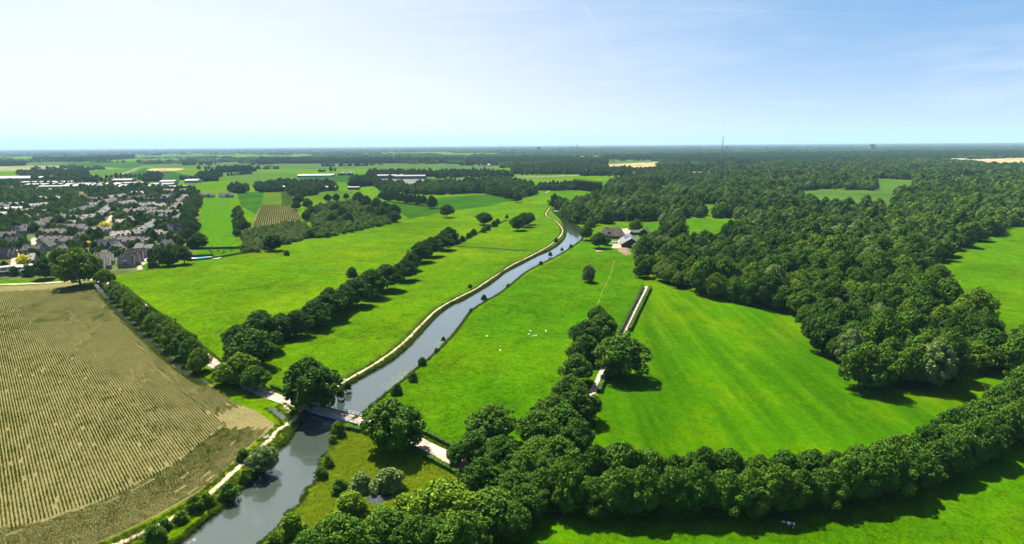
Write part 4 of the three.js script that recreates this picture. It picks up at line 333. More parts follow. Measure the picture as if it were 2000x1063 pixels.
const hi = {
  broad: [1, 2, 3, 4, 5, 6, 7].map(s => crown(100 + s, { lobes: [60, 96, 48, 120, 76, 40, 88][s - 1], leaves: [9000, 10500, 8000, 11500, 9500, 7600, 9800][s - 1], low: [.22, .16, .28, .2, .24, .3, .14][s - 1], lobeR: [.14, .125, .175, .105, .135, .19, .12][s - 1], leaf: [.031, .028, .034, .026, .030, .036, .027][s - 1] })),
  round: [1, 2].map(s => crown(200 + s, { lobes: 70, leaves: 7500, low: .2, shape: 'round', lobeR: .13, leaf: .030 })),
  willow: [1, 2].map(s => crown(300 + s, { lobes: 60, leaves: 8000, low: .12, shape: 'willow', leaf: .028, lobeR: .12 })),
  shrub: [1, 2, 3, 4].map(s => crown(400 + s, { lobes: 34, leaves: 4200, low: .02, shape: 'shrub', leaf: .045, lobeR: .17 })),
  poplar: [1, 2].map(s => crown(500 + s, { lobes: 44, leaves: 2600, low: .05, shape: 'poplar', leaf: .06, lobeR: .22 })),
};
const trunks = { broad: trunkGeo(1, .62, .028), round: trunkGeo(2, .6, .03), willow: trunkGeo(3, .5, .045), shrub: trunkGeo(4, .4, .022), poplar: trunkGeo(5, .8, .06) };
const mid = [1, 2, 3, 4].map(s => crown(600 + s, { lobes: 34, leaves: 1900, leaf: .06, low: .14, lobeR: .18, wild: 1.0 }));
const lowPoly = [1, 2].map(s => crown(700 + s, { lobes: 18, leaves: 340, leaf: .13, low: .1, lobeR: .22, wild: .7 }));
const seedTree = mulberry(77);
const treeNames = { broad: 'broadleaf_tree', round: 'round_tree', willow: 'willow_tree', shrub: 'shrub', poplar: 'poplar_tree' };
let nTrees = {};
function plantTree([x, z, W, Ht, kind, shape], label, group, name) {
  const g = thing(name || treeNames[shape], x, 0, z, seedTree() * 6.28, label, shape === 'shrub' ? 'bush' : 'tree', group);
  const v = hi[shape][Math.floor(seedTree() * hi[shape].length)];
  const t = mesh('trunk', trunks[shape], barkMat, g), c = mesh('crown', v, leafMats[kind], g);
  t.scale.set(W, Ht, W); c.scale.set(W, Ht, W * (.92 + seedTree() * .16));
  nTrees[shape] = (nTrees[shape] || 0) + 1; return g;
}
for (const t of named) plantTree(t, t[6]);
const ORD = ['first', 'second', 'third', 'fourth', 'fifth', 'sixth', 'seventh', 'eighth', 'ninth', 'tenth', 'eleventh', 'twelfth', 'thirteenth', 'fourteenth', 'fifteenth', 'sixteenth', 'seventeenth', 'eighteenth', 'nineteenth', 'twentieth', 'twenty-first', 'twenty-second', 'twenty-third', 'twenty-fourth', 'twenty-fifth', 'twenty-sixth', 'twenty-seventh', 'twenty-eighth', 'twenty-ninth', 'thirtieth'];
const TONE = ['dark green', 'mid green', 'bright green', 'pale grey green', 'yellow', 'deep green'];
for (const [list, label, group, name] of groups) list.forEach((t, i) => plantTree(t, label.replace('#', ORD[i]).replace('~', TONE[t[4]]), group, name));

// woods: the trees that show largest stand as single trees, the rest fill each wood
{
  const rnd = mulberry(5), all = [];
  const stand = noiseGrid(256, [[9, 9, 1], [22, 22, .8], [60, 60, .4]], 33), tall = noiseGrid(256, [[14, 14, 1], [40, 40, .8]], 34);
  woods.forEach(([name, P, holes, gap, [w0, w1], asp, kinds], k) => {
    const [x0, x1, z0, z1] = boundsOf(P);
    for (let x = x0; x < x1; x += gap) for (let z = z0; z < z1; z += gap) {
      const X = x + (rnd() - .5) * gap * 1.1, Z = z + (rnd() - .5) * gap * 1.1, r = rnd(), q = rnd(), s = rnd();
      if (-Z < Math.abs(X) * .95 - 60 || !inPoly(X, Z, P) || holes.some(h => inPoly(X, Z, h))) continue;
      const u = (Math.floor(X / 500 * 256) & 255) + (Math.floor(Z / 500 * 256) & 255) * 256, a = clamp((stand[u] - .5) * 3 + .5), b = clamp((tall[u] - .5) * 3 + .5);
      if (k === 0 && b < .1 && s < .7) continue;                       // small glades
      const W = lerp(w0, w1, r * r * .8 + b * .3), kk = k === 0 ? (s < .25 ? kinds[Math.floor(q * kinds.length)] : a < .3 ? 0 : a < .5 ? (s < .6 ? 5 : 1) : a < .72 ? 1 : s < .5 ? 2 : s < .68 ? 3 : 1) : kinds[Math.floor(s * kinds.length)];
      all.push({ t: [X, Z, W, W * asp * lerp(.75, 1.25, q * .6 + b * .4), kk, 'broad'], d: Math.hypot(X, Z), k, W });
    }
  });
  const near = all.filter(o => o.k === 0).sort((a, b) => b.W / b.d - a.W / a.d);
  const single = 240;
  near.slice(0, single).forEach(o => { o.done = 1; const where = o.t[0] > 150 ? 'near the right edge of the picture' : o.d < 225 ? 'facing the deep green mown meadow' : o.d < 300 ? 'deep inside the wood' : 'towards the farm'; plantTree(o.t, `${o.t[3] > 13.5 ? 'tall' : o.t[3] < 10 ? 'low' : 'rounded'} ${TONE[o.t[4]]} tree of the right wood ${where.replace(' of the right wood', '')}`, `${TONE[o.t[4]]} trees of the wood on the right`, 'woodland_tree'); });
  const rest = all.filter(o => !o.done);
  const wood = new THREE.Group(); wood.name = 'woodland'; scene.add(wood); tag(wood, 'dense woods and tree belts behind the single trees', 'woodland', null, 'stuff');
  const nearRest = rest.filter(o => o.d < 420), midRest = rest.filter(o => o.d >= 420 && o.d < 1300), far = rest.filter(o => o.d >= 1300);
  const place = (list, geos, label) => { for (let c = 0; c < 6; c++) geos.forEach((g, j) => {
    const part = list.filter((o, i) => o.t[4] === c && i % geos.length === j); if (!part.length) return;
    instanced(label, g, leafMats[c], part.map(o => [o.t[0], 0, o.t[1], rnd() * 6.28, o.t[2] * 1.06, o.t[3], o.t[2] * 1.06]), wood); }); };
  place(nearRest, hi.broad.slice(0, 3), 'foliage'); place(midRest, mid, 'foliage'); place(far, lowPoly, 'foliage');
  instanced('trunks', trunks.broad, barkMat, nearRest.map(o => [o.t[0], 0, o.t[1], 0, o.t[2], o.t[3], o.t[2]]), wood);
  console.log('wood trees', all.length, 'single', single, 'near', nearRest.length, 'mid', midRest.length, 'far', far.length, JSON.stringify(nTrees));
}
// far plain: scattered woods and hedgerows beyond the fields, too far to tell their trees apart
{
  const rnd = mulberry(8), list = [[], []];
  const vn = noiseGrid(256, [[12, 12, 1], [30, 30, .8], [70, 70, .5]], 21);
  for (let i = 0; i < 60000 && list[0].length + list[1].length < 26000; i++) {
    const d = 2300 * Math.exp(rnd() * Math.log(30000 / 2300)), a = (rnd() - .5) * 1.62, x = Math.tan(a) * d * .95, z = -d;
    const u = Math.floor((x / 14000 + 4) * 256) & 255, v = Math.floor((z / 9000 + 8) * 256) & 255;
    const right = clamp(x / d + .2, 0, .5);
    if (vn[v * 256 + u] < .53 - right * .25 - (d > 6000 ? .06 : 0)) continue;
    if (d < 4200 && fields.some(([p]) => inPoly(x, z, p))) continue;
    const s = (12 + rnd() * 8) * (1 + d / 9000);
    list[i & 1].push([x, 0, z, rnd() * 6.28, s * (1.5 + d / 6000), 9 + rnd() * 8, s]);
  }
  for (let r = 0; r < 60; r++) {                                       // hedgerows and roadside trees on the far plain
    const d = 1500 * Math.exp(rnd() * 1.4), x0 = -d * (.85 - rnd() * 1.1), n = 6 + Math.floor(rnd() * 18), a = (rnd() - .5) * .7 + (rnd() < .2 ? 1.1 : 0), gap = 9 + rnd() * 8;
    for (let i = 0; i < n; i++) { if (rnd() < .15) continue; const s = 7 + rnd() * 7; list[i & 1].push([x0 + Math.cos(a) * i * gap, 0, -d - Math.sin(a) * i * gap, rnd() * 6.28, s, s * (.9 + rnd() * .4), s]); }
  }
  const g = new THREE.Group(); g.name = 'far_woods'; scene.add(g); tag(g, 'bluish woods and hedgerows far across the plain', 'woodland', null, 'stuff');
  list.forEach((l, j) => instanced('foliage', lowPoly[j], leafMats[j], l, g));
}

// ------------------------------------------------------------------ maize plants in rows
{
  const rnd = mulberry(9);
  const plant = seed => { // a 3 m stretch of one row of young plants
    const r = mulberry(seed), pos = [], col = [];
    for (let i = 0; i < 15; i++) { const x = -1.5 + i * .2 + r() * .06, z = (r() - .5) * .08, h = .2 + r() * .18;
      for (let k = 0; k < 4; k++) { const a = r() * 6.28, l = .16 + r() * .14, c = Math.cos(a), s = Math.sin(a), q = .7 + r() * .5;
        pos.push(x, 0, z, x + c * l * .5 - s * .045, h, z + s * l * .5 + c * .045, x + c * l, h * .75, z + s * l); for (let j = 0; j < 3; j++) col.push(q, q, q); } }
    const g = new THREE.BufferGeometry(); g.setAttribute('position', new THREE.Float32BufferAttribute(pos, 3)); g.setAttribute('color', new THREE.Float32BufferAttribute(col, 3)); g.computeVertexNormals(); return g; };
  const geos = [plant(1), plant(2), plant(3)], lists = [[], [], []];
  const patch = noiseGrid(256, [[9, 9, .5], [30, 30, .5], [128, 128, .7]], 22);
  const put = (x, z, turn, k = 1) => {
    if (-z < Math.abs(x) * .98 - 40) return;
    const u = Math.floor(x / 220 * 256 + 2560) & 255, v = Math.floor(z / 220 * 256 + 2560) & 255, p = patch[v * 256 + u];
    if (rnd() > .985) return;
    const s = (1.0 + clamp((p - .4) * 2.4) * .45) * k * (.85 + rnd() * .3);
    lists[Math.floor(rnd() * 3)].push([x, .036, z, turn, 1, s, s]);
  };
  const [dx, dz] = maizeDir, [x0, x1, z0, z1] = boundsOf(maize), turn = Math.atan2(-dz, dx);
  const cx = -200, cz = -250;
  for (let j = -420; j < 420; j++) for (let i = -170; i < 170; i++) {
    const x = cx + dx * i * 3 - dz * j * .75, z = cz + dz * i * 3 + dx * j * .75;
    if (x < x0 - 5 || x > x1 || z < z0 || z > z1 || !inPoly(x, z, maizeIn) || !inPoly(x, z, maize)) continue;
    put(x, z, turn);
  }
  // headland rows follow the edges of the field
  const edges = [curve(maize.slice(12, 21), 160), curve(maize.slice(4, 13), 160)];
  const even = e => { for (let p = 0; p < 6; p++) e = e.map((q, i) => { const a = e[Math.max(0, i - 4)], b = e[Math.min(e.length - 1, i + 4)]; return [(a[0] + b[0] + q[0]) / 3, (a[1] + b[1] + q[1]) / 3]; }); return e; };
  const wide = (e, d) => e.map((q, i) => { const a = e[Math.max(0, i - 14)], b = e[Math.min(e.length - 1, i + 14)], l = Math.hypot(b[0] - a[0], b[1] - a[1]); return [q[0] - (b[1] - a[1]) / l * d, q[1] + (b[0] - a[0]) / l * d]; });
  edges.map(even).forEach((e, k) => { for (let r = 1; r < 60; r++) {
    const base = wide(e, .75 * r), inside = inPoly(...base[80], maize) ? base : wide(e, -.75 * r), L = lengthOf(inside), c = curve(inside, Math.floor(L / 3)), phase = (rnd() - .5) * 3;
    c.forEach((q, i) => { if (!i || i === c.length - 1) return; const n = sideways(c, i), j = phase, x = q[0] + n[1] * j, z = q[1] - n[0] * j; if (inPoly(x, z, maizeIn) || !inPoly(x, z, maize)) return;
      if (k && edges[0].some(p => Math.hypot(p[0] - x, p[1] - z) < 22)) return;
      put(x, z, Math.atan2(n[0], n[1]), k ? 1.05 : r > 8 ? 1.3 : 1.1); });
  } });
  const leaf = matte(.095, .150, .008, { transmission: .15, thickness: 0, vertexColors: true, side: THREE.DoubleSide });
  const g = new THREE.Group(); g.name = 'maize_plants'; scene.add(g); tag(g, 'young maize plants in long rows on the tan field', 'crop', null, 'stuff');
  geos.forEach((q, i) => instanced('plants', q, leaf, lists[i], g));
  console.log('maize', lists.map(l => l.length).join(' '));
}
// ------------------------------------------------------------------ orchard rows, crop field stripes
{
  const rnd = mulberry(10), P = fields[3][0], a = P[0], b = P[1], c = P[2], d = P[3], list = [], up = fields[2][0];
  for (let i = 0; i < 21; i++) { const t = (i + .5) / 21; for (let j = 0; j < 90; j++) { const s = j / 90, x = lerp(lerp(a[0], b[0], t), lerp(d[0], c[0], t), s), z = lerp(lerp(a[1], b[1], t), lerp(d[1], c[1], t), s); if (inPoly(x, z, P)) list.push([x, 0, z, rnd() * 6.28, 1.1, .8 + rnd() * .5, 1.2]); } }
  for (let i = 13; i < 21; i++) { const t = (i + .5) / 21; for (let j = 0; j < 60; j++) { const s = j / 60, x = lerp(lerp(up[0][0], up[1][0], t), lerp(a[0], b[0], t), s), z = lerp(lerp(up[0][1], up[1][1], t), lerp(a[1], b[1], t), s); list.push([x, 0, z, rnd() * 6.28, 1.2, 1.2 + rnd() * .5, 1.6]); } }
  const g = new THREE.Group(); g.name = 'orchard_rows'; scene.add(g); tag(g, 'low fruit bushes in straight rows on the brown field', 'orchard', null, 'stuff');
  instanced('foliage', lowPoly[0], leafMats[2], list, g);
  const C = fields[0][0], crop = [];
  for (let i = 0; i < 24; i++) { const t = (i + .5) / 24; for (let j = 0; j < 120; j++) { if (rnd() < .45) continue; const s = (j + rnd()) / 120, x = lerp(lerp(C[0][0], C[1][0], t), lerp(C[3][0], C[2][0], t), s), z = lerp(lerp(C[0][1], C[1][1], t), lerp(C[3][1], C[2][1], t), s); crop.push([x, 0, z, rnd() * .4, .7, .15 + rnd() * .25, 4]); } }
  const g2 = new THREE.Group(); g2.name = 'crop_plants'; scene.add(g2); tag(g2, 'tall crop plants in lines on the striped field', 'crop', null, 'stuff');
  instanced('plants', lowPoly[1], matte(.090, .23, .003, { transmission: .2, thickness: 0, vertexColors: true, side: THREE.DoubleSide }), crop, g2);
}
// ------------------------------------------------------------------ reeds and tall grass on banks and verges
{
  const rnd = mulberry(12);
  const tuft = (seed, n, spread, bend) => { const r = mulberry(seed), pos = [], col = []; for (let i = 0; i < n; i++) { const a = r() * 6.28, d = Math.sqrt(r()) * spread, x = Math.cos(a) * d, z = Math.sin(a) * d, h = .5 + r() * .5, b = r() * 6.28, q = .7 + r() * .5, w = .05 + r() * .04, lx = Math.cos(b) * bend * h, lz = Math.sin(b) * bend * h;
    pos.push(x - Math.sin(b) * w, 0, z + Math.cos(b) * w, x + Math.sin(b) * w, 0, z - Math.cos(b) * w, x + lx, h, z + lz); for (let k = 0; k < 3; k++) col.push(q, q, q); } const g = new THREE.BufferGeometry(); g.setAttribute('position', new THREE.Float32BufferAttribute(pos, 3)); g.setAttribute('color', new THREE.Float32BufferAttribute(col, 3)); g.computeVertexNormals(); return g; };
  const reeds = [], verge = [], rough = [];
  const n0 = sideways(RL, 100), s0 = Math.sign((RR[100][0] - RL[100][0]) * n0[0] + (RR[100][1] - RL[100][1]) * n0[1]);
  for (const [line, s] of [[RL, s0], [RR, -s0]]) { const c = curve(line, 1500); c.forEach((q, i) => { if (!i || i === c.length - 1) return; const n = sideways(c, i); for (let k = 0; k < 2; k++) { if (rnd() < .12) continue; const d = s * (-1 + rnd() * 1.5), y = d * s > 0 ? -.8 * d * s : 0; reeds.push([q[0] + n[0] * d, y, q[1] + n[1] * d, rnd() * 6.28, .8, .3 + rnd() * rnd() * .9, .8]); } }); }
  const lines = [[towpath, 1.4], [towpath, -1.4], [bankpath, 1.3], [bankpath, 2.4], [bankpath, -1.3], [bankpath, -2.6], [bankpath, -4], [roadW, 3], [roadE.slice(0, 6), 3.1], [roadE.slice(0, 6), -3.1], [ditches[0], 2], [ditches[0], -2], [ditches[1], 1.6], [ditches[1], -1.6], [ditches[1], -3.2], [ditches[1], -4.6], [ditches[2], 1.6], [ditches[2], -1.6], [ditches[4], 1.4], [ditches[4], -1.4]];
  for (const [l, o] of lines) { const c = curve(l, Math.floor(lengthOf(l) / .8)); offsetLine(c, o).forEach(q => { if (rnd() < .2 || inPoly(q[0], q[1], riverOutline)) return; verge.push([q[0] + (rnd() - .5) * .8, .02, q[1] + (rnd() - .5) * .8, rnd() * 6.28, .9, .35 + rnd() * .55, .9]); }); }
  const [x0, x1, z0, z1] = boundsOf(tint.rough_meadow);
  for (let i = 0; i < 9000; i++) { const x = lerp(x0, x1, rnd()), z = lerp(z0, z1, rnd()); if (inPoly(x, z, tint.rough_meadow) && !inPoly(x, z, riverOutline) && !inPoly(x, z, pond)) rough.push([x, .02, z, rnd() * 6.28, .8, .2 + rnd() * .35, .8]); }
  const M = (r, g, b) => matte(r, g, b, { transmission: .2, thickness: 0, vertexColors: true, side: THREE.DoubleSide });
  tag(instanced('bank_reeds', tuft(1, 46, .7, .35), M(.075, .125, .010), reeds), 'tall reeds along the edges of the river', 'reeds', null, 'stuff');
  tag(instanced('verge_grass', tuft(2, 46, .75, .5), M(.085, .135, .008), verge), 'tall grass beside paths, roads and ditches', 'grass', null, 'stuff');
  tag(instanced('rough_grass', tuft(3, 40, .8, .6), M(.15, .215, .006), rough), 'yellow green tall grass of the rough meadow', 'grass', null, 'stuff');
  // floating leaves along the right bank
  const pads = [], c = curve(RR, 900);
  for (const [a, b, w] of [[395, 470, 2.6], [330, 372, 2.2], [560, 640, 1.6], [190, 215, 2.4], [130, 165, 2.6], [90, 110, 2.4]]) for (let j = 0; j < (b - a) * 8; j++) { const i = Math.floor(a + (b - a) * (rnd() + rnd() + rnd()) / 3), n = sideways(c, i); { const d = -s0 * (1.2 + Math.abs(rnd() + rnd() - 1) * w * 2); pads.push([c[i][0] + n[0] * d + (rnd() - .5) * 2, -.735, c[i][1] + n[1] * d + (rnd() - .5) * 2, rnd() * 6.28, .1 + rnd() * .2, 1, .1 + rnd() * .16]); } }
  const disc = new THREE.CylinderGeometry(1, 1, .012, 7);
  tag(instanced('lily_pads', disc, std(.10, .14, .07, .2), pads), 'floating leaves shining along the right river bank', 'water plants', null, 'stuff');
}
// ------------------------------------------------------------------ hedges and fences
{
  const rnd = mulberry(14), hedgeMat = leafMats[0];
  for (const [p, h, w, label] of hedges) {
    const L = lengthOf(p), c = curve(p, Math.max(4, Math.ceil(L / 1.2))), pos = [], col = [];
    const o = c[Math.floor(c.length / 2)];
    const g = thing('hedge', o[0], 0, o[1], 0, label, 'hedge');
    const area = L * (w + 2 * h), N = Math.min(9000, Math.round(area * 26)), nrm = new THREE.Vector3(), u = new THREE.Vector3(), v = new THREE.Vector3();
    for (let i = 0; i < N; i++) {
      const t = rnd() * (c.length - 1), k = Math.floor(t), f = t - k, q = [lerp(c[k][0], c[k + 1][0], f), lerp(c[k][1], c[k + 1][1], f)], n = sideways(c, k);
      const e = rnd() * (w + 2 * h); let sx, y; if (e < w) { sx = e - w / 2; y = h * (.93 + rnd() * .12); } else { sx = (e < w + h ? 1 : -1) * w / 2 * (.88 + rnd() * .2); y = rnd() * h; }
      nrm.set((e < w ? 0 : Math.sign(sx)) * n[0] + (rnd() - .5), (e < w ? 1 : .2) + (rnd() - .5), (e < w ? 0 : Math.sign(sx)) * n[1] + (rnd() - .5)).normalize();
      u.set(rnd() - .5, rnd() - .5, rnd() - .5).cross(nrm).normalize(); v.crossVectors(nrm, u);
      const s = .2 + rnd() * .16, X = q[0] + n[0] * sx - o[0], Z = q[1] + n[1] * sx - o[1], b = .75 + rnd() * .5;
      const P = [[-1, 0], [0, -.7], [1, 0], [0, .7]].map(([a, d]) => [X + (u.x * a + v.x * d) * s, y + (u.y * a + v.y * d) * s, Z + (u.z * a + v.z * d) * s]);
      for (const k2 of [0, 1, 2, 0, 2, 3]) { pos.push(...P[k2]); col.push(b, b, b); }
    }
    const geo = new THREE.BufferGeometry(); geo.setAttribute('position', new THREE.Float32BufferAttribute(pos, 3)); geo.setAttribute('color', new THREE.Float32BufferAttribute(col, 3)); geo.computeVertexNormals();
    mesh('foliage', geo, hedgeMat, g);
    const st = c.filter((_, i) => i % 3 === 1).map(q => { const t = new THREE.CylinderGeometry(.05, .08, h * .9, 5); t.translate(q[0] - o[0], h * .45, q[1] - o[1]); return t; });
    mesh('stems', merge(st), barkMat, g).userData.kind = 'stuff';
  }
  const postGeo = new THREE.CylinderGeometry(.09, .1, 1.3, 6); postGeo.translate(0, .62, 0); const wood = std(.12, .095, .07, .95);
  for (const [p, label] of fences) {
    const L = lengthOf(p), n = Math.min(110, Math.floor(L / 3.5)), c = curve(p, n), o = c[0], g = thing('wire_fence', o[0], 0, o[1], 0, label, 'fence');
    c.forEach(q => { const m = mesh('post', postGeo, wood, g); m.position.set(q[0] - o[0], 0, q[1] - o[1]); m.rotation.set((rnd() - .5) * .1, 0, (rnd() - .5) * .1); });
    for (const y of [.5, .85, 1.15]) mesh('wire', new THREE.TubeGeometry(new THREE.CatmullRomCurve3(c.map(q => new THREE.Vector3(q[0] - o[0], y, q[1] - o[1]))), n * 2, .012, 4), std(.03, .03, .03, .6), g);
  }
}
// ------------------------------------------------------------------ bridge
{
  const [A, B] = bridge, L = Math.hypot(B[0] - A[0], B[1] - A[1]), turn = -Math.atan2(B[1] - A[1], B[0] - A[0]);
  const g = thing('road_bridge', (A[0] + B[0]) / 2, 0, (A[1] + B[1]) / 2, turn, 'narrow road bridge with pale blue steel railings across the river', 'bridge');
  const steel = std(.20, .24, .29, .45, { metalness: .2 }), conc = soil(.16, .15, .13, 8, .01), w = 4.6, len = L + 3;
  mesh('deck', box(len, .35, w, 0, -.22, 0), conc, g);
  mesh('road_surface', box(len, .03, w - .7, 0, .131, 0), paved, g);
  for (const s of [-1, 1]) {
    mesh('side_girder', box(len, .75, .22, 0, -.35, s * (w / 2 + .112)), steel, g);
    const rail = thing('x', 0, 0, 0, 0, '', ''); scene.remove(rail);
    mesh('top_rail', box(len, .09, .12, 0, 1.12, s * (w / 2 + .05)), steel, g);
    mesh('middle_rail', box(len, .06, .06, 0, .75, s * (w / 2 + .05)), steel, g);
    for (let i = 0; i <= 14; i++) mesh('railing_post', box(.1, .8, .1, -len / 2 + .1 + i * (len - .2) / 14, .4, s * (w / 2 + .05)), steel, g);
    mesh('abutment', box(1.6, 1.6, w + .6, s * (len / 2 - .6), -1.83, 0), conc, g);
    mesh('pier', box(.5, 1.4, w - .6, s * L * .17, -1.63, 0), conc, g);
  }
}
// ------------------------------------------------------------------ houses
const tileN = noiseGrid(512, [[8, 40, 1], [64, 64, .8], [256, 256, .6]], 23);
const tileTex = texture(512, (x, y, i) => { const l = clamp(.5 + (tileN[i] - .5) * 1.5, .1, 1); return [l, l, l]; });
const roofMats = [[.036, .031, .029], [.046, .040, .038], [.030, .030, .033], [.080, .086, .096], [.20, .075, .035], [.045, .045, .05]].map(c => std(2 * c[0], 2 * c[1], 2 * c[2], .55, { map: scaled(tileTex, 6), bumpMap: scaled(tileTex, 3), bumpScale: .02 }));
const wallMats = [[.24, .20, .16], [.16, .11, .085], [.50, .49, .46], [.12, .095, .08], [.19, .18, .17]].map(c => std(...c, .9));
const frameMat = std(.75, .75, .72, .5), paneMat = std(.02, .025, .03, .06), doorMat = std(.10, .05, .04, .5), chimMat = std(.20, .10, .07, .95), solarMat = std(.012, .016, .03, .12), whiteMat = std(.80, .80, .78, .6), darkWood = std(.025, .022, .02, .8);
const houseGeo = {};
function houseShapes(w, d, e, r) {      // width along the ridge, depth, eaves, ridge height
  const k = [w, d, e, r].map(v => v.toFixed(1)).join(); if (houseGeo[k]) return houseGeo[k];
  const s = new THREE.Shape([[-d / 2, 0], [d / 2, 0], [d / 2, e], [0, r - .12], [-d / 2, e]].map(p => new THREE.Vector2(...p)));
  const wall = new THREE.ExtrudeGeometry(s, { depth: w, bevelEnabled: false }); wall.translate(0, 0, -w / 2); wall.rotateY(Math.PI / 2);
  const rise = r - e, o = .45, ex = d / 2 + o, ey = e - rise * o / (d / 2), th = .22;
  const rs = new THREE.Shape([[-ex, ey], [0, r], [ex, ey], [ex, ey + th], [0, r + th], [-ex, ey + th]].map(p => new THREE.Vector2(...p)));
  const roof = new THREE.ExtrudeGeometry(rs, { depth: w + .3, bevelEnabled: false }); roof.translate(0, 0, -w / 2 - .15); roof.rotateY(Math.PI / 2);
  return houseGeo[k] = { wall, roof, rise };
}
const winGeo = box(1.3, 1.3, .12), paneGeo = box(1.1, 1.1, .04, 0, .1, .061), doorGeo = box(1, 2.1, .1), chimGeo = box(.7, 1.5, .7), dormGeo = box(1.9, 1.5, 2.6), dormRoof = box(2.2, .14, 2.9), dormPane = box(1.6, .9, .05), velux = box(.8, .06, 1.1);
const rowWords = ['brown roofed terrace houses', 'grey gabled houses', 'stepped gable houses', 'pale roofed houses'], COUNT = ['', 'one', 'two', 'three', 'four', 'five', 'six', 'seven', 'eight', 'nine', 'ten', 'eleven', 'twelve', 'thirteen', 'fourteen', 'fifteen'];
function house(x, z, turn, w, d, e, r, roofM, wallM, seed, detail, label, group, name = 'terrace_house') {
  const rnd = mulberry(seed), g = thing(name, x, 0, z, turn, label, 'house', group), G = houseShapes(w, d, e, r);
  mesh('wall', G.wall, wallM, g); const roof = mesh('roof', G.roof, roofM, g);
  const ch = mesh('chimney', chimGeo, chimMat, roof); ch.position.set(w * (rnd() < .5 ? -.38 : .38), r - .6, 0);
  const slope = Math.atan2(r - e, d / 2);
  if (name === 'gabled_house') for (const s of [-1, 1]) { const key = 'trim' + [d, e, r].map(v => v.toFixed(1)).join(); houseGeo[key] ||= (() => { const q = new THREE.Shape([[-d / 2 - .5, e - .35], [0, r + .26], [d / 2 + .5, e - .35], [d / 2 + .3, e - .62], [0, r - .22], [-d / 2 - .3, e - .62]].map(p => new THREE.Vector2(...p))), x = new THREE.ExtrudeGeometry(q, { depth: .1, bevelEnabled: false }); x.rotateY(Math.PI / 2); return x; })(); mesh('gable_trim', houseGeo[key], frameMat, g).position.x = s * (w / 2 + .22) - .05; }
  for (const s of [-1, 1]) {
    if (rnd() < .55) { const dm = mesh('dormer', dormGeo, rnd() < .5 ? frameMat : wallMats[4], g); dm.position.set((rnd() - .5) * w * .3, e + .35, s * d * .3); dm.rotation.y = s > 0 ? 0 : Math.PI;
      const dr = mesh('dormer_roof', dormRoof, roofMats[2], dm); dr.position.set(0, 1.502, .05); const dp = mesh('pane', dormPane, paneMat, dm); dp.position.set(0, .35, 1.31); }
    else if (rnd() < .7) { const v = mesh('roof_window', velux, paneMat, roof); v.position.set((rnd() - .5) * w * .5, (e + r) / 2 + .3, s * d * .25); v.rotation.x = s * slope; }
    if (!detail) continue;
    for (const [wx, wy] of [[-w * .25, .9], [w * .25, .9], [-w * .25, 3.3], [w * .25, 3.3]]) {
      if (wy + 1.4 > e || (s > 0 && wx > 0 && wy < 1)) continue;
      const wn = mesh('window', winGeo, frameMat, g); wn.position.set(wx, wy, s * (d / 2 + .03)); if (s < 0) wn.rotation.y = Math.PI; mesh('pane', paneGeo, paneMat, wn);
    }
    if (s > 0) { const dr = mesh('door', doorGeo, doorMat, g); dr.position.set(w * .25, 0, d / 2 + .04); }
  }
  return g;
}
const houseSpots = [];
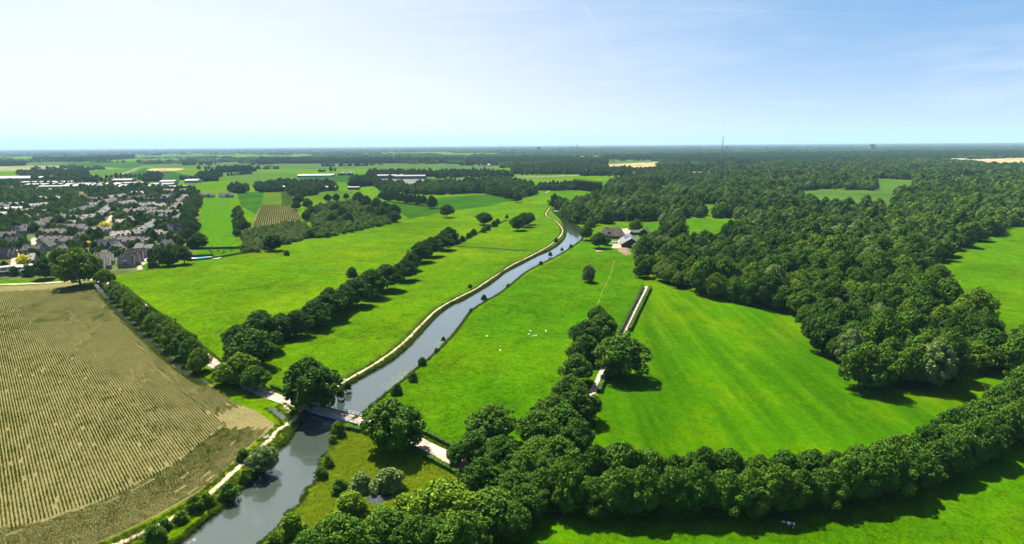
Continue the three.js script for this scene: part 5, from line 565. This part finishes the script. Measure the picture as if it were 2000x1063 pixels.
{
  const rnd = mulberry(15);
  rows.forEach(([ax, az, bx, bz, n, dep, st], k) => {
    const L = Math.hypot(bx - ax, bz - az), turn = -Math.atan2(bz - az, bx - ax);
    const far = Math.hypot(ax, az) > 640;
    const where = k === 0 ? 'behind the yellow tree' : k === 6 ? 'above the stepped row' : k === 7 ? 'beside the car park' : k === 14 ? 'below the street trees' : k === 4 ? 'right of the very large tree' : `in the ${Math.hypot(ax, az) > 760 ? 'farthest' : far ? 'far' : 'near'} ${ax / -az < -.62 ? 'left' : ax / -az < -.52 ? 'middle' : 'right'} village`, left = ax <= bx;
    for (let i = 0; i < n; i++) {
      const t = (i + .5) / n, x = lerp(ax, bx, t), z = lerp(az, bz, t), gable = st === 1 || st === 2;
      const sx = st === 2 ? (i % 2 ? 1.3 : -1.3) : 0, nx = -(bz - az) / L, nz = (bx - ax) / L;
      const w = gable ? 7 : L / n - .02, d = gable ? Math.max(5.6, Math.min(9, L / n * .84)) : dep, e = st === 1 ? 3 + rnd() : gable ? 3.2 : 4.6 + (i % 3 ? 0 : .3), r = e + (gable ? 4.2 : 3.6) + rnd() * .3;
      houseSpots.push([x, z, 5.6]);
      const rm = roofMats[st === 3 ? (rnd() < .6 ? 3 : 2) : Math.floor(rnd() * 3)], wm = wallMats[st === 0 ? (k % 2 ? 0 : 4) : st === 1 ? Math.floor(rnd() * 5) : 4];
      house(x + nx * sx, z + nz * sx, turn + (gable ? Math.PI / 2 : 0), gable ? dep : w, d, e, r, rm, wm, 1000 + k * 40 + i, !far, n > 1 ? `${ORD[left ? i : n - 1 - i]} from left of ${COUNT[n]} ${rowWords[st]} ${where}` : `single ${rowWords[st].replace('houses', 'house')} ${where}`, 'houses of the ' + rowWords[st] + ' ' + where, gable ? 'gabled_house' : 'terrace_house');
    }
  });
  const farWhere = { orange: 'orange roofed house far beyond the pastures', white: 'white walled house far beyond the pastures', slate: 'slate roofed villa hidden among trees at the river bend' };
  farmsFar.forEach(([x, z, c], i) => house(x, z, .3 + i, 11, 9, 3.6, 8, roofMats[c === 'orange' ? 4 : 5], wallMats[c === 'white' ? 2 : 0], 3000 + i, false, farWhere[c], farWhere[c].replace('house', 'houses'), 'far_house'));
  // white flat roofed house and its grey neighbour
  const flat = (x, z, turn, wall, label, s = 1) => {
    const g = thing('flat_roofed_house', x, 0, z, turn, label, 'house');
    mesh('wall', merge([box(17, 3, 9, 0, 0, 0), box(6, 2.8, 7, -4.4, 3.001, -.5), box(6.4, 2.8, 7, 4.8, 3.001, -.5)]), wall, g);
    mesh('flat_roof', box(17.5, .3, 9.5, 0, 3.002, .02), whiteMat, g);
    for (const [wx, wy, w, h] of [[-4.4, 3.8, 4.2, 1.6], [4.8, 3.8, 3.6, 1.6]]) { const f = mesh('window', box(w, h, .1, wx, wy, 3.03), frameMat, g); mesh('pane', box(w - .3, h - .3, .06, wx, wy + .15, 3.09), paneMat, f); }
    for (let i = 0; i < 4; i++) { const f = mesh('window', box(3, 2, .1, -6.3 + i * 4.2, .5, 4.55), darkWood, g); mesh('pane', box(2.7, 1.7, .06, -6.3 + i * 4.2, .65, 4.61), paneMat, f); }
    return g;
  };
  flat(white_house[0][0], white_house[0][1] - 4, .66, whiteMat, 'white flat roofed house with two upper boxes at the maize field');
  flat(white_house[1][0] - 8, white_house[1][1] - 2, .66, wallMats[4], 'grey flat roofed house at the left edge beside the white one');
}
// garden trees between the houses
{
  const rnd = mulberry(16); let n = 0;
  const [x0, x1, z0, z1] = boundsOf(village);
  const near = (x, z, p) => { for (const [q, w] of streets) for (const s of curve(q, 12)) if (Math.hypot(s[0] - x, s[1] - z) < 5) return true; return inPoly(x, z, p); };
  const stuff = [[], []];
  for (let i = 0; i < 12000; i++) {
    const x = lerp(x0, x1, rnd()), z = lerp(z0, z1, rnd()), s = rnd();
    if (!inPoly(x, z, village) || near(x, z, carpark) || -z < Math.abs(x) * 1.02 || Math.hypot(x, z) < 385) continue;
    if (houseSpots.some(h => Math.hypot(h[0] - x, h[1] - z) < h[2])) continue;
    const far = Math.hypot(x, z) > 640, W = far ? 4.5 + s * 6.5 : 4 + s * 4.5; houseSpots.push([x, z, W * .42]);
    const k = [0, 1, 1, 5, 0, 2, 0][Math.floor(rnd() * 7)];
    if (!far && n < 290) { n++; plantTree([x, z, W, W * (.9 + rnd() * .3), k, 'shrub'], ['dark', 'mid green', 'bright green', '', '', 'deep green'][k] + ' garden tree between the houses of the near village', ['dark', 'mid green', 'bright green', '', '', 'deep green'][k] + ' garden trees of the near village', 'garden_tree'); }
    else stuff[k === 2 || k === 1 ? 1 : 0].push([x, 0, z, rnd() * 6.28, W, W * (.85 + rnd() * .4), W]);
  }
  const g = new THREE.Group(); g.name = 'village_greenery'; scene.add(g); tag(g, 'garden trees of the far part of the village', 'garden trees', null, 'stuff');
  stuff.forEach((l, i) => instanced('foliage', mid[i], leafMats[i], l, g));
  console.log('garden', n, stuff.map(l => l.length).join());
}
// ------------------------------------------------------------------ farm
{
  const thatchN = noiseGrid(512, [[60, 8, 1], [200, 30, .8], [400, 200, .6]], 24), thatch = matte(.22, .20, .18, { map: scaled(texture(512, (x, y, i) => { const l = clamp(.45 + (thatchN[i] - .5) * 1.5, .08, 1); return [l, l * .98, l * .95]; }), 9), bumpMap: scaled(tuftBump, 20), bumpScale: .12 });
  const hip = (w, d, e, r, ins, th = .35) => { // hipped roof with thickness
    const p = [[-w / 2, e, d / 2], [w / 2, e, d / 2], [w / 2, e, -d / 2], [-w / 2, e, -d / 2], [-w / 2 + ins, r, 0], [w / 2 - ins, r, 0]], F = [[0, 1, 5], [0, 5, 4], [1, 2, 5], [2, 3, 4], [2, 4, 5], [3, 0, 4]], pos = [], uv = [];
    const put = (f, dy, flip) => { for (const k of flip ? [f[0], f[2], f[1]] : f) { pos.push(p[k][0], p[k][1] + dy, p[k][2]); uv.push(p[k][0] + p[k][2], p[k][1]); } };
    F.forEach(f => { put(f, th); put(f, 0, true); });
    for (let i = 0; i < 4; i++) { const a = p[i], b = p[(i + 1) % 4]; for (const [q, dy] of [[a, 0], [b, 0], [b, th], [a, 0], [b, th], [a, th]]) { pos.push(q[0], q[1] + dy, q[2]); uv.push(q[0] + q[2], q[1] + dy); } }
    const g = new THREE.BufferGeometry(); g.setAttribute('position', new THREE.Float32BufferAttribute(pos, 3)); g.setAttribute('uv', new THREE.Float32BufferAttribute(uv, 2)); g.computeVertexNormals(); return g; };
  const h = thing('thatched_farmhouse', farm.house[0], 0, farm.house[1] - 5, -.12, 'long farmhouse with a big grey thatched roof beside the river bend', 'farmhouse');
  mesh('wall', box(22, 3, 11), wallMats[1], h); const tr = mesh('thatched_roof', hip(24.5, 14, 2.2, 9.2, 4.5), thatch, h);
  const c1 = mesh('chimney', box(.9, 1.8, .9), chimMat, tr); c1.position.set(-5, 8.6, 0); const c2 = mesh('dormer', box(2, 1.4, 2.2), darkWood, tr); c2.position.set(-3, 4.8, 3.6);
  for (let i = 0; i < 5; i++) { const f = mesh('window', winGeo, frameMat, h); f.position.set(-8 + i * 4, .9, 5.53); mesh('pane', paneGeo, paneMat, f); }
  const shed = (key, dz, w, d, e, r, turn, roofM, wallM, label, front) => {
    const [x, z] = farm[key], g = thing('farm_barn', x, 0, z + dz, turn, label, 'barn'), G = houseShapes(w, d, e, r); mesh('wall', G.wall, wallM, g); const rf = mesh('roof', G.roof, roofM, g);
    if (front) { const ch = new THREE.Shape([[-d / 2 - .45, e - .3], [0, r + .25], [d / 2 + .45, e - .3], [d / 2 + .2, e - .65], [0, r - .25], [-d / 2 - .2, e - .65]].map(p => new THREE.Vector2(...p))); const bg = new THREE.ExtrudeGeometry(ch, { depth: .12, bevelEnabled: false }); bg.translate(0, 0, w / 2 + .2); bg.rotateY(Math.PI / 2 + Math.PI); mesh('gable_trim', bg, frameMat, g); mesh('door', box(.12, 4.2, 6, -w / 2 - .05, 0, 0), darkWood, g); }
    return [g, rf]; };
  const [, rb] = shed('barn', -14, 28, 16, 3.2, 8, Math.PI / 2 - .12, std(.11, .115, .125, .6, { map: scaled(tileTex, 4) }), darkWood, 'big black barn with grey roof and solar panels on the farm', true);
  const sl = Math.atan2(4.8, 8);
  for (let i = 0; i < 10; i++) for (let j = 0; j < 3; j++) { const p = mesh('solar_panel', box(1.6, .05, 1.5), solarMat, rb); p.position.set(-4 + i * 1.68, 8 + .33 - Math.tan(sl) * (1.4 + j * 1.35), -(1.4 + j * 1.35)); p.rotation.x = -sl; }
  shed('small', -4, 8, 7, 2.8, 6, Math.PI / 2 + .5, roofMats[5], darkWood, 'small black shed with steep roof in the farm yard');
  shed('back', -5, 12, 9, 3.2, 7, Math.PI / 2 - .4, roofMats[1], darkWood, 'black barn behind the big barn at the wood edge');
  shed('low', -3, 10, 6, 2.4, 4, .1, roofMats[2], darkWood, 'low dark shed behind the farm yard');
  const pf = thing('feed_platform', farm.platform[0], 0, farm.platform[1], .3, 'flat grey wooden platform with upright logs in the meadow', 'platform');
  for (let i = 0; i < 8; i++) mesh('plank', box(.62, .12, 4.6, -2.3 + i * .66, .5, 0), std(.20, .18, .16, .9), pf);
  for (const s of [-1, 1]) mesh('beam', box(5.4, .5, .3, 0, 0, s * 1.8), darkWood, pf);
  for (const [x, z, t] of [[-.9, 0, .2], [.6, .4, -.15], [1.4, -.5, .1]]) { const lg = mesh('log', new THREE.CylinderGeometry(.12, .16, 2.2, 7), barkMat, pf); lg.position.set(x, 1.7, z); lg.rotation.z = t; }
  const tk = thing('storage_tank', farm.slurry[0], 0, farm.slurry[1], 0, 'low round tank with a blue grey cover in the farm yard', 'tank');
  mesh('tank_wall', new THREE.CylinderGeometry(3.2, 3.2, 1.4, 28, 1, true).translate(0, .7, 0), std(.45, .45, .44, .7, { side: THREE.DoubleSide }), tk); mesh('cover', new THREE.CylinderGeometry(3.1, 3.1, .1, 28).translate(0, 1.3, 0), std(.14, .20, .27, .3), tk);
}
// ------------------------------------------------------------------ far buildings
{
  const cols = { white: [.27, .275, .28], dark: [.03, .035, .05], glass: [.40, .43, .45], grey: [.12, .125, .135], brick: [.10, .07, .055], red: [.45, .04, .03] };
  for (const [x, z, w, d, h, c, label] of warehouses) {
    if (c === 'skip') continue;
    const g = thing(c === 'glass' ? 'glasshouse' : 'warehouse', x, 0, z - d / 2, .02, label, 'warehouse', label.includes('workshop') ? label.replace('workshop', 'workshops') : undefined);
    const wallM = std(...cols[c], .7), roofM = c === 'brick' || c === 'grey' ? std(.11, .115, .125, .8) : c === 'red' ? std(.2, .2, .2, .8) : std(.28, .29, .30, .5);
    mesh('wall', box(w, h, d), wallM, g);
    if (c === 'dark') { const a = new THREE.CylinderGeometry(w / 2, w / 2, d, 20, 1, false, 0, Math.PI); a.rotateX(-Math.PI / 2).rotateZ(-Math.PI / 2 + Math.PI / 2); a.scale(1, .35, 1); a.translate(0, h, 0); mesh('arched_roof', a, std(.10, .11, .13, .5), g); }
    else { const n = Math.max(1, Math.round(d / 22)); for (let i = 0; i < n; i++) { const s = new THREE.Shape([[-d / n / 2, 0], [d / n / 2, 0], [0, Math.min(2.5, h * .3)]].map(p => new THREE.Vector2(...p))), e = new THREE.ExtrudeGeometry(s, { depth: w + .6, bevelEnabled: false }); e.translate(0, 0, -w / 2 - .3); e.rotateY(Math.PI / 2); e.translate(0, h + .003, -d / 2 + d / n * (i + .5)); mesh('roof', e, roofM, g); } }
    const nw = Math.min(10, Math.floor(w / 7)); for (let i = 0; i < nw; i++) { const f = mesh('window', box(w / nw * .6, h * .22, .15, -w / 2 + w / nw * (i + .5), h * .5, d / 2 + .02), paneMat, g); f.userData.label = undefined; delete f.userData.label; }
  }
  const [mx, mz] = mast, m = thing('radio_mast', mx * .3, 0, mz * .3, 0, 'very tall thin radio mast on the horizon', 'mast'), k = .3;
  mesh('tower_base', new THREE.CylinderGeometry(2, 3, 60, 10).translate(0, 30, 0), std(.12, .13, .15), m);
  mesh('lattice', (() => { const H = 110, b = []; for (const [sx, sz] of [[-1, -1], [1, -1], [1, 1], [-1, 1]]) b.push(box(.5, H - 60, .5, sx * 1.1, 60, sz * 1.1)); for (let i = 0; i < 26; i++) b.push(box(2.6, .4, 2.6, 0, 64 + i * 10, 0)); return merge(b); })(), std(.10, .10, .12), m);
  for (const [x, z] of turbines) { const f = .28, t = thing('wind_turbine', x * f, 0, z * f, .5, 'thin wind turbine on the horizon', 'wind turbine', 'wind turbines on the horizon'); const wm = std(.18, .2, .23, .6);
    mesh('tower', new THREE.CylinderGeometry(1.1, 2, 62, 10).translate(0, 31, 0), wm, t); mesh('nacelle', box(3, 3, 7, 0, 61, 0), wm, t);
    for (let i = 0; i < 3; i++) { const b = mesh('blade', box(1.3, 26, .5), wm, t); b.position.set(0, 62.5, 4); b.rotation.z = i * 2.094 + x; } }
  towers.forEach(([x, z, w, h], i) => { const f = Math.min(1, 9000 / Math.hypot(x, z)), g = thing('office_block', x * f, 0, z * f, .2, ['dark block shaped tower standing near the horizon left of the mast', 'wide low block near the horizon above the far wood', 'tall block tower above the woods on the right', 'block tower at the foot of the radio mast', 'small block on the horizon right of the mast', 'smaller of two blocks on the horizon right of the mast'][i], 'building');
    mesh('wall', box(w, h, 30), std(.16, .15, .17), g); mesh('roof', box(w * .5, 5, 14, 0, h + .003, 0), std(.25, .25, .27), g);
    for (let r = 1; r < 6; r++) mesh('window_band', box(w * .92, h * .06, .4, 0, h * r / 6.5, 15.05), paneMat, g); });
  const bs = thing('road_sign', farmsFar[9][0] - 120, 0, farmsFar[9][1] - 180, 0, 'blue motorway sign beyond the poplar row', 'sign'); mesh('panel', box(9, 5, .2, 0, 4, 0), std(.02, .10, .45, .4), bs); for (const s of [-1, 1]) mesh('post', box(.3, 5, .3, s * 3, 0, -.3), std(.4, .4, .4), bs);
}
// ------------------------------------------------------------------ pool, cars, benches
{
  const p = thing('swimming_pool', pool[0], 0, pool[1], -.06, 'turquoise swimming pool between the hedges at the pasture', 'pool');
  mesh('rim', merge([box(22, .3, .8, 0, 0, 3.4), box(22, .3, .8, 0, 0, -3.4), box(.8, .3, 6, -10.6, 0, 0), box(.8, .3, 6, 10.6, 0, 0)]), std(.62, .60, .56), p);
  mesh('water', box(20.4, .2, 6, 0, .02, 0), std(.08, .42, .50, .05), p);
  const prof = new THREE.Shape(); prof.moveTo(-2.1, .35); prof.lineTo(-2.15, .75); prof.quadraticCurveTo(-2, .92, -1.1, .98); prof.lineTo(1.15, .95); prof.quadraticCurveTo(2.05, .88, 2.15, .6); prof.lineTo(2.1, .35); prof.closePath();
  const body = new THREE.ExtrudeGeometry(prof, { depth: 1.55, bevelEnabled: true, bevelSize: .06, bevelThickness: .08, bevelSegments: 2 }); body.translate(0, 0, -.775);
  const cs = new THREE.Shape(); cs.moveTo(-1.75, .95); cs.lineTo(-1.25, 1.42); cs.quadraticCurveTo(-.3, 1.52, .4, 1.42); cs.lineTo(1.15, .95); cs.closePath(); const cabin = new THREE.ExtrudeGeometry(cs, { depth: 1.35, bevelEnabled: true, bevelSize: .04, bevelThickness: .05, bevelSegments: 1 }); cabin.translate(0, 0, -.675);
  const rs = box(1.9, .05, 1.36, -.45, 1.46, 0), wheel = new THREE.CylinderGeometry(.33, .33, .24, 16).rotateX(Math.PI / 2), rim = new THREE.CylinderGeometry(.2, .2, .26, 12).rotateX(Math.PI / 2), lamp = box(.08, .16, .32);
  const cc = [['white', .75, .75, .75], ['black', .02, .02, .025], ['red', .45, .02, .02], ['silver', .5, .52, .55], ['dark blue', .02, .04, .12], ['grey', .22, .23, .25], ['white', .72, .72, .7]];
  const glass = std(.02, .025, .03, .05), tyre = std(.02, .02, .02), rimM = std(.5, .5, .5, .3, { metalness: .8 }), lampM = std(.8, .8, .78, .1), tail = std(.4, .02, .02, .2);
  cars.forEach(([x, z], i) => { const [n, r, g, b] = cc[i], c = thing('parked_car', x, .12, z, Math.PI / 2 + .66, i === 0 ? 'white car at the left end of the row in the car park' : i === 6 ? 'white car at the right end of the row in the car park' : n + ' car parked in the row beside the pasture', 'car', 'cars in the village car park');
    const paint = new THREE.MeshPhysicalMaterial({ color: new THREE.Color().setRGB(r, g, b), roughness: .4, clearcoat: 1, clearcoatRoughness: .05 });
    mesh('body', body, paint, c); mesh('windows', cabin, glass, c); mesh('roof', rs, paint, c);
    for (const sx of [-1.35, 1.35]) for (const sz of [-.75, .75]) { const w = mesh('wheel', wheel, tyre, c); w.position.set(sx, .33, sz); mesh('rim', rim, rimM, w); }
    for (const sz of [-.55, .55]) { const l = mesh('headlight', lamp, lampM, c); l.position.set(2.17, .58, sz); const t = mesh('tail_light', lamp, tail, c); t.position.set(-2.17, .65, sz); } });
  benches.forEach(([x, z], i) => { const g = thing('park_bench', x, .08, z, i ? .62 : .75, i ? 'wooden bench beside the river path above the bridge' : 'pale bench beside the gravel path at the maize field', 'bench'), wd = std(.5, .46, .40, .8);
    for (let k = 0; k < 3; k++) mesh('seat_slat', box(1.8, .05, .14, 0, .44, -.18 + k * .17), wd, g); for (let k = 0; k < 2; k++) mesh('back_slat', box(1.8, .14, .05, 0, .6 + k * .2, -.32), wd, g); for (const s of [-1, 1]) { mesh('leg', box(.08, .44, .5, s * .7, 0, -.02), std(.25, .25, .25), g); mesh('back_post', box(.08, .5, .05, s * .7, .44, -.37), std(.25, .25, .25), g); } });
}
// ------------------------------------------------------------------ animals: one continuous body each, meshed from a field of tapered capsules
{
  function bodyOf(bones, half, res = 46) {
    const mc = new MarchingCubes(res, new THREE.MeshBasicMaterial(), false, false, 60000); mc.isolation = 0;
    const P = new THREE.Vector3(), ab = new THREE.Vector3(), ap = new THREE.Vector3();
    const B = bones.map(([a, b, r0, r1]) => ({ a: new THREE.Vector3(...a), b: new THREE.Vector3(...b), r0, r1 }));
    for (let z = 0; z < res; z++) for (let y = 0; y < res; y++) for (let x = 0; x < res; x++) {
      P.set((x / res * 2 - 1) * half, (y / res * 2 - 1) * half, (z / res * 2 - 1) * half); let d = 9;
      for (const o of B) { ab.subVectors(o.b, o.a); ap.subVectors(P, o.a); const t = clamp(ap.dot(ab) / ab.lengthSq()), q = ap.addScaledVector(ab, -t).length() - lerp(o.r0, o.r1, t), k = .05 * half, hh = clamp(.5 + .5 * (d - q) / k); d = lerp(d, q, hh) - k * hh * (1 - hh); }
      mc.field[z * res * res + y * res + x] = -d;
    }
    mc.update();
    const g = new THREE.BufferGeometry(), n = mc.count; g.setAttribute('position', new THREE.Float32BufferAttribute(mc.positionArray.slice(0, n * 3), 3)); g.scale(half, half, half); g.computeVertexNormals(); return g;
  }
  const quad = (k, L, H, rb, headDown) => { // length, shoulder height, body radius
    const b = [[[-L * .38, H * .72, 0], [L * .3, H * .72, 0], rb, rb * .95], [[L * .3, H * .74, 0], [L * .52, H * (headDown ? .6 : .95), 0], rb * .6, rb * .36], [[L * .52, H * (headDown ? .55 : .98), 0], [L * .7, H * (headDown ? .3 : .86), 0], rb * .38, rb * .22], [[-L * .44, H * .8, 0], [-L * .5, H * .3, 0], rb * .1, rb * .07]];
    for (const s of [-1, 1]) { b.push([[L * .28, H * .6, s * rb * .5], [L * .3, H * .3, s * rb * .5], rb * .34, rb * .17], [[L * .3, H * .3, s * rb * .5], [L * .29, H * .03, s * rb * .5], rb * .16, rb * .13]);
      b.push([[-L * .36, H * .66, s * rb * .5], [-L * .32, H * .42, s * rb * .52], rb * .5, rb * .24], [[-L * .32, H * .42, s * rb * .52], [-L * .41, H * .28, s * rb * .52], rb * .2, rb * .15], [[-L * .41, H * .28, s * rb * .52], [-L * .39, H * .03, s * rb * .52], rb * .14, rb * .13]);
      b.push([[L * .53, H * (headDown ? .6 : 1.03), s * rb * .25], [L * .5, H * (headDown ? .64 : 1.06), s * rb * .6], rb * .12, rb * .07]); }
    return b; };
  const sheepG = bodyOf(quad(0, .85, .66, .23, true), .8), cowG = bodyOf(quad(0, 2.2, 1.4, .42, true), 1.8), cowUp = bodyOf(quad(0, 2.2, 1.4, .42, false), 1.8);
  const wool = std(.72, .69, .62, 1), dark = std(.02, .018, .018, .8);
  const rnd = mulberry(18);
  sheep.forEach(([x, z], i) => { const g = thing('sheep', x, .02, z, rnd() * 6.28, i === 5 ? 'white sheep grazing alone nearest the river' : i === 6 ? 'white sheep grazing alone below the flock' : 'white sheep of the small flock in the river meadow', 'sheep', 'sheep in the river meadow'); mesh('body', sheepG, wool, g); });
  cows.forEach(([x, z], i) => { const g = thing('cow', x, .1, z, rnd() * 6.28, 'dark cow in the paddock above the swimming pool', 'cow', 'cows in the paddock'); mesh('body', cowG, dark, g); });
  const pied = cowUp.clone(), col = [], p = pied.attributes.position; for (let i = 0; i < p.count; i++) { const v = Math.sin(p.getX(i) * 5.1 + 1) + Math.sin(p.getY(i) * 6.3 + p.getZ(i) * 3) * .8 > .2 ? .45 : .02; col.push(v, v, v); } pied.setAttribute('color', new THREE.Float32BufferAttribute(col, 3));
  for (const [i, dx, dz] of [[0, 0, 0]]) { const g = thing('cow', cowRight[0] + dx, .03, cowRight[1] + dz, 2.9 + i * .5, i ? 'black and white cow nearer the viewer of the pair under the avenue' : 'black and white cow in the shade of the avenue', 'cow'); mesh('body', pied, std(1, 1, 1, .8, { vertexColors: true }), g); }
}
renderer.render(scene, camera);
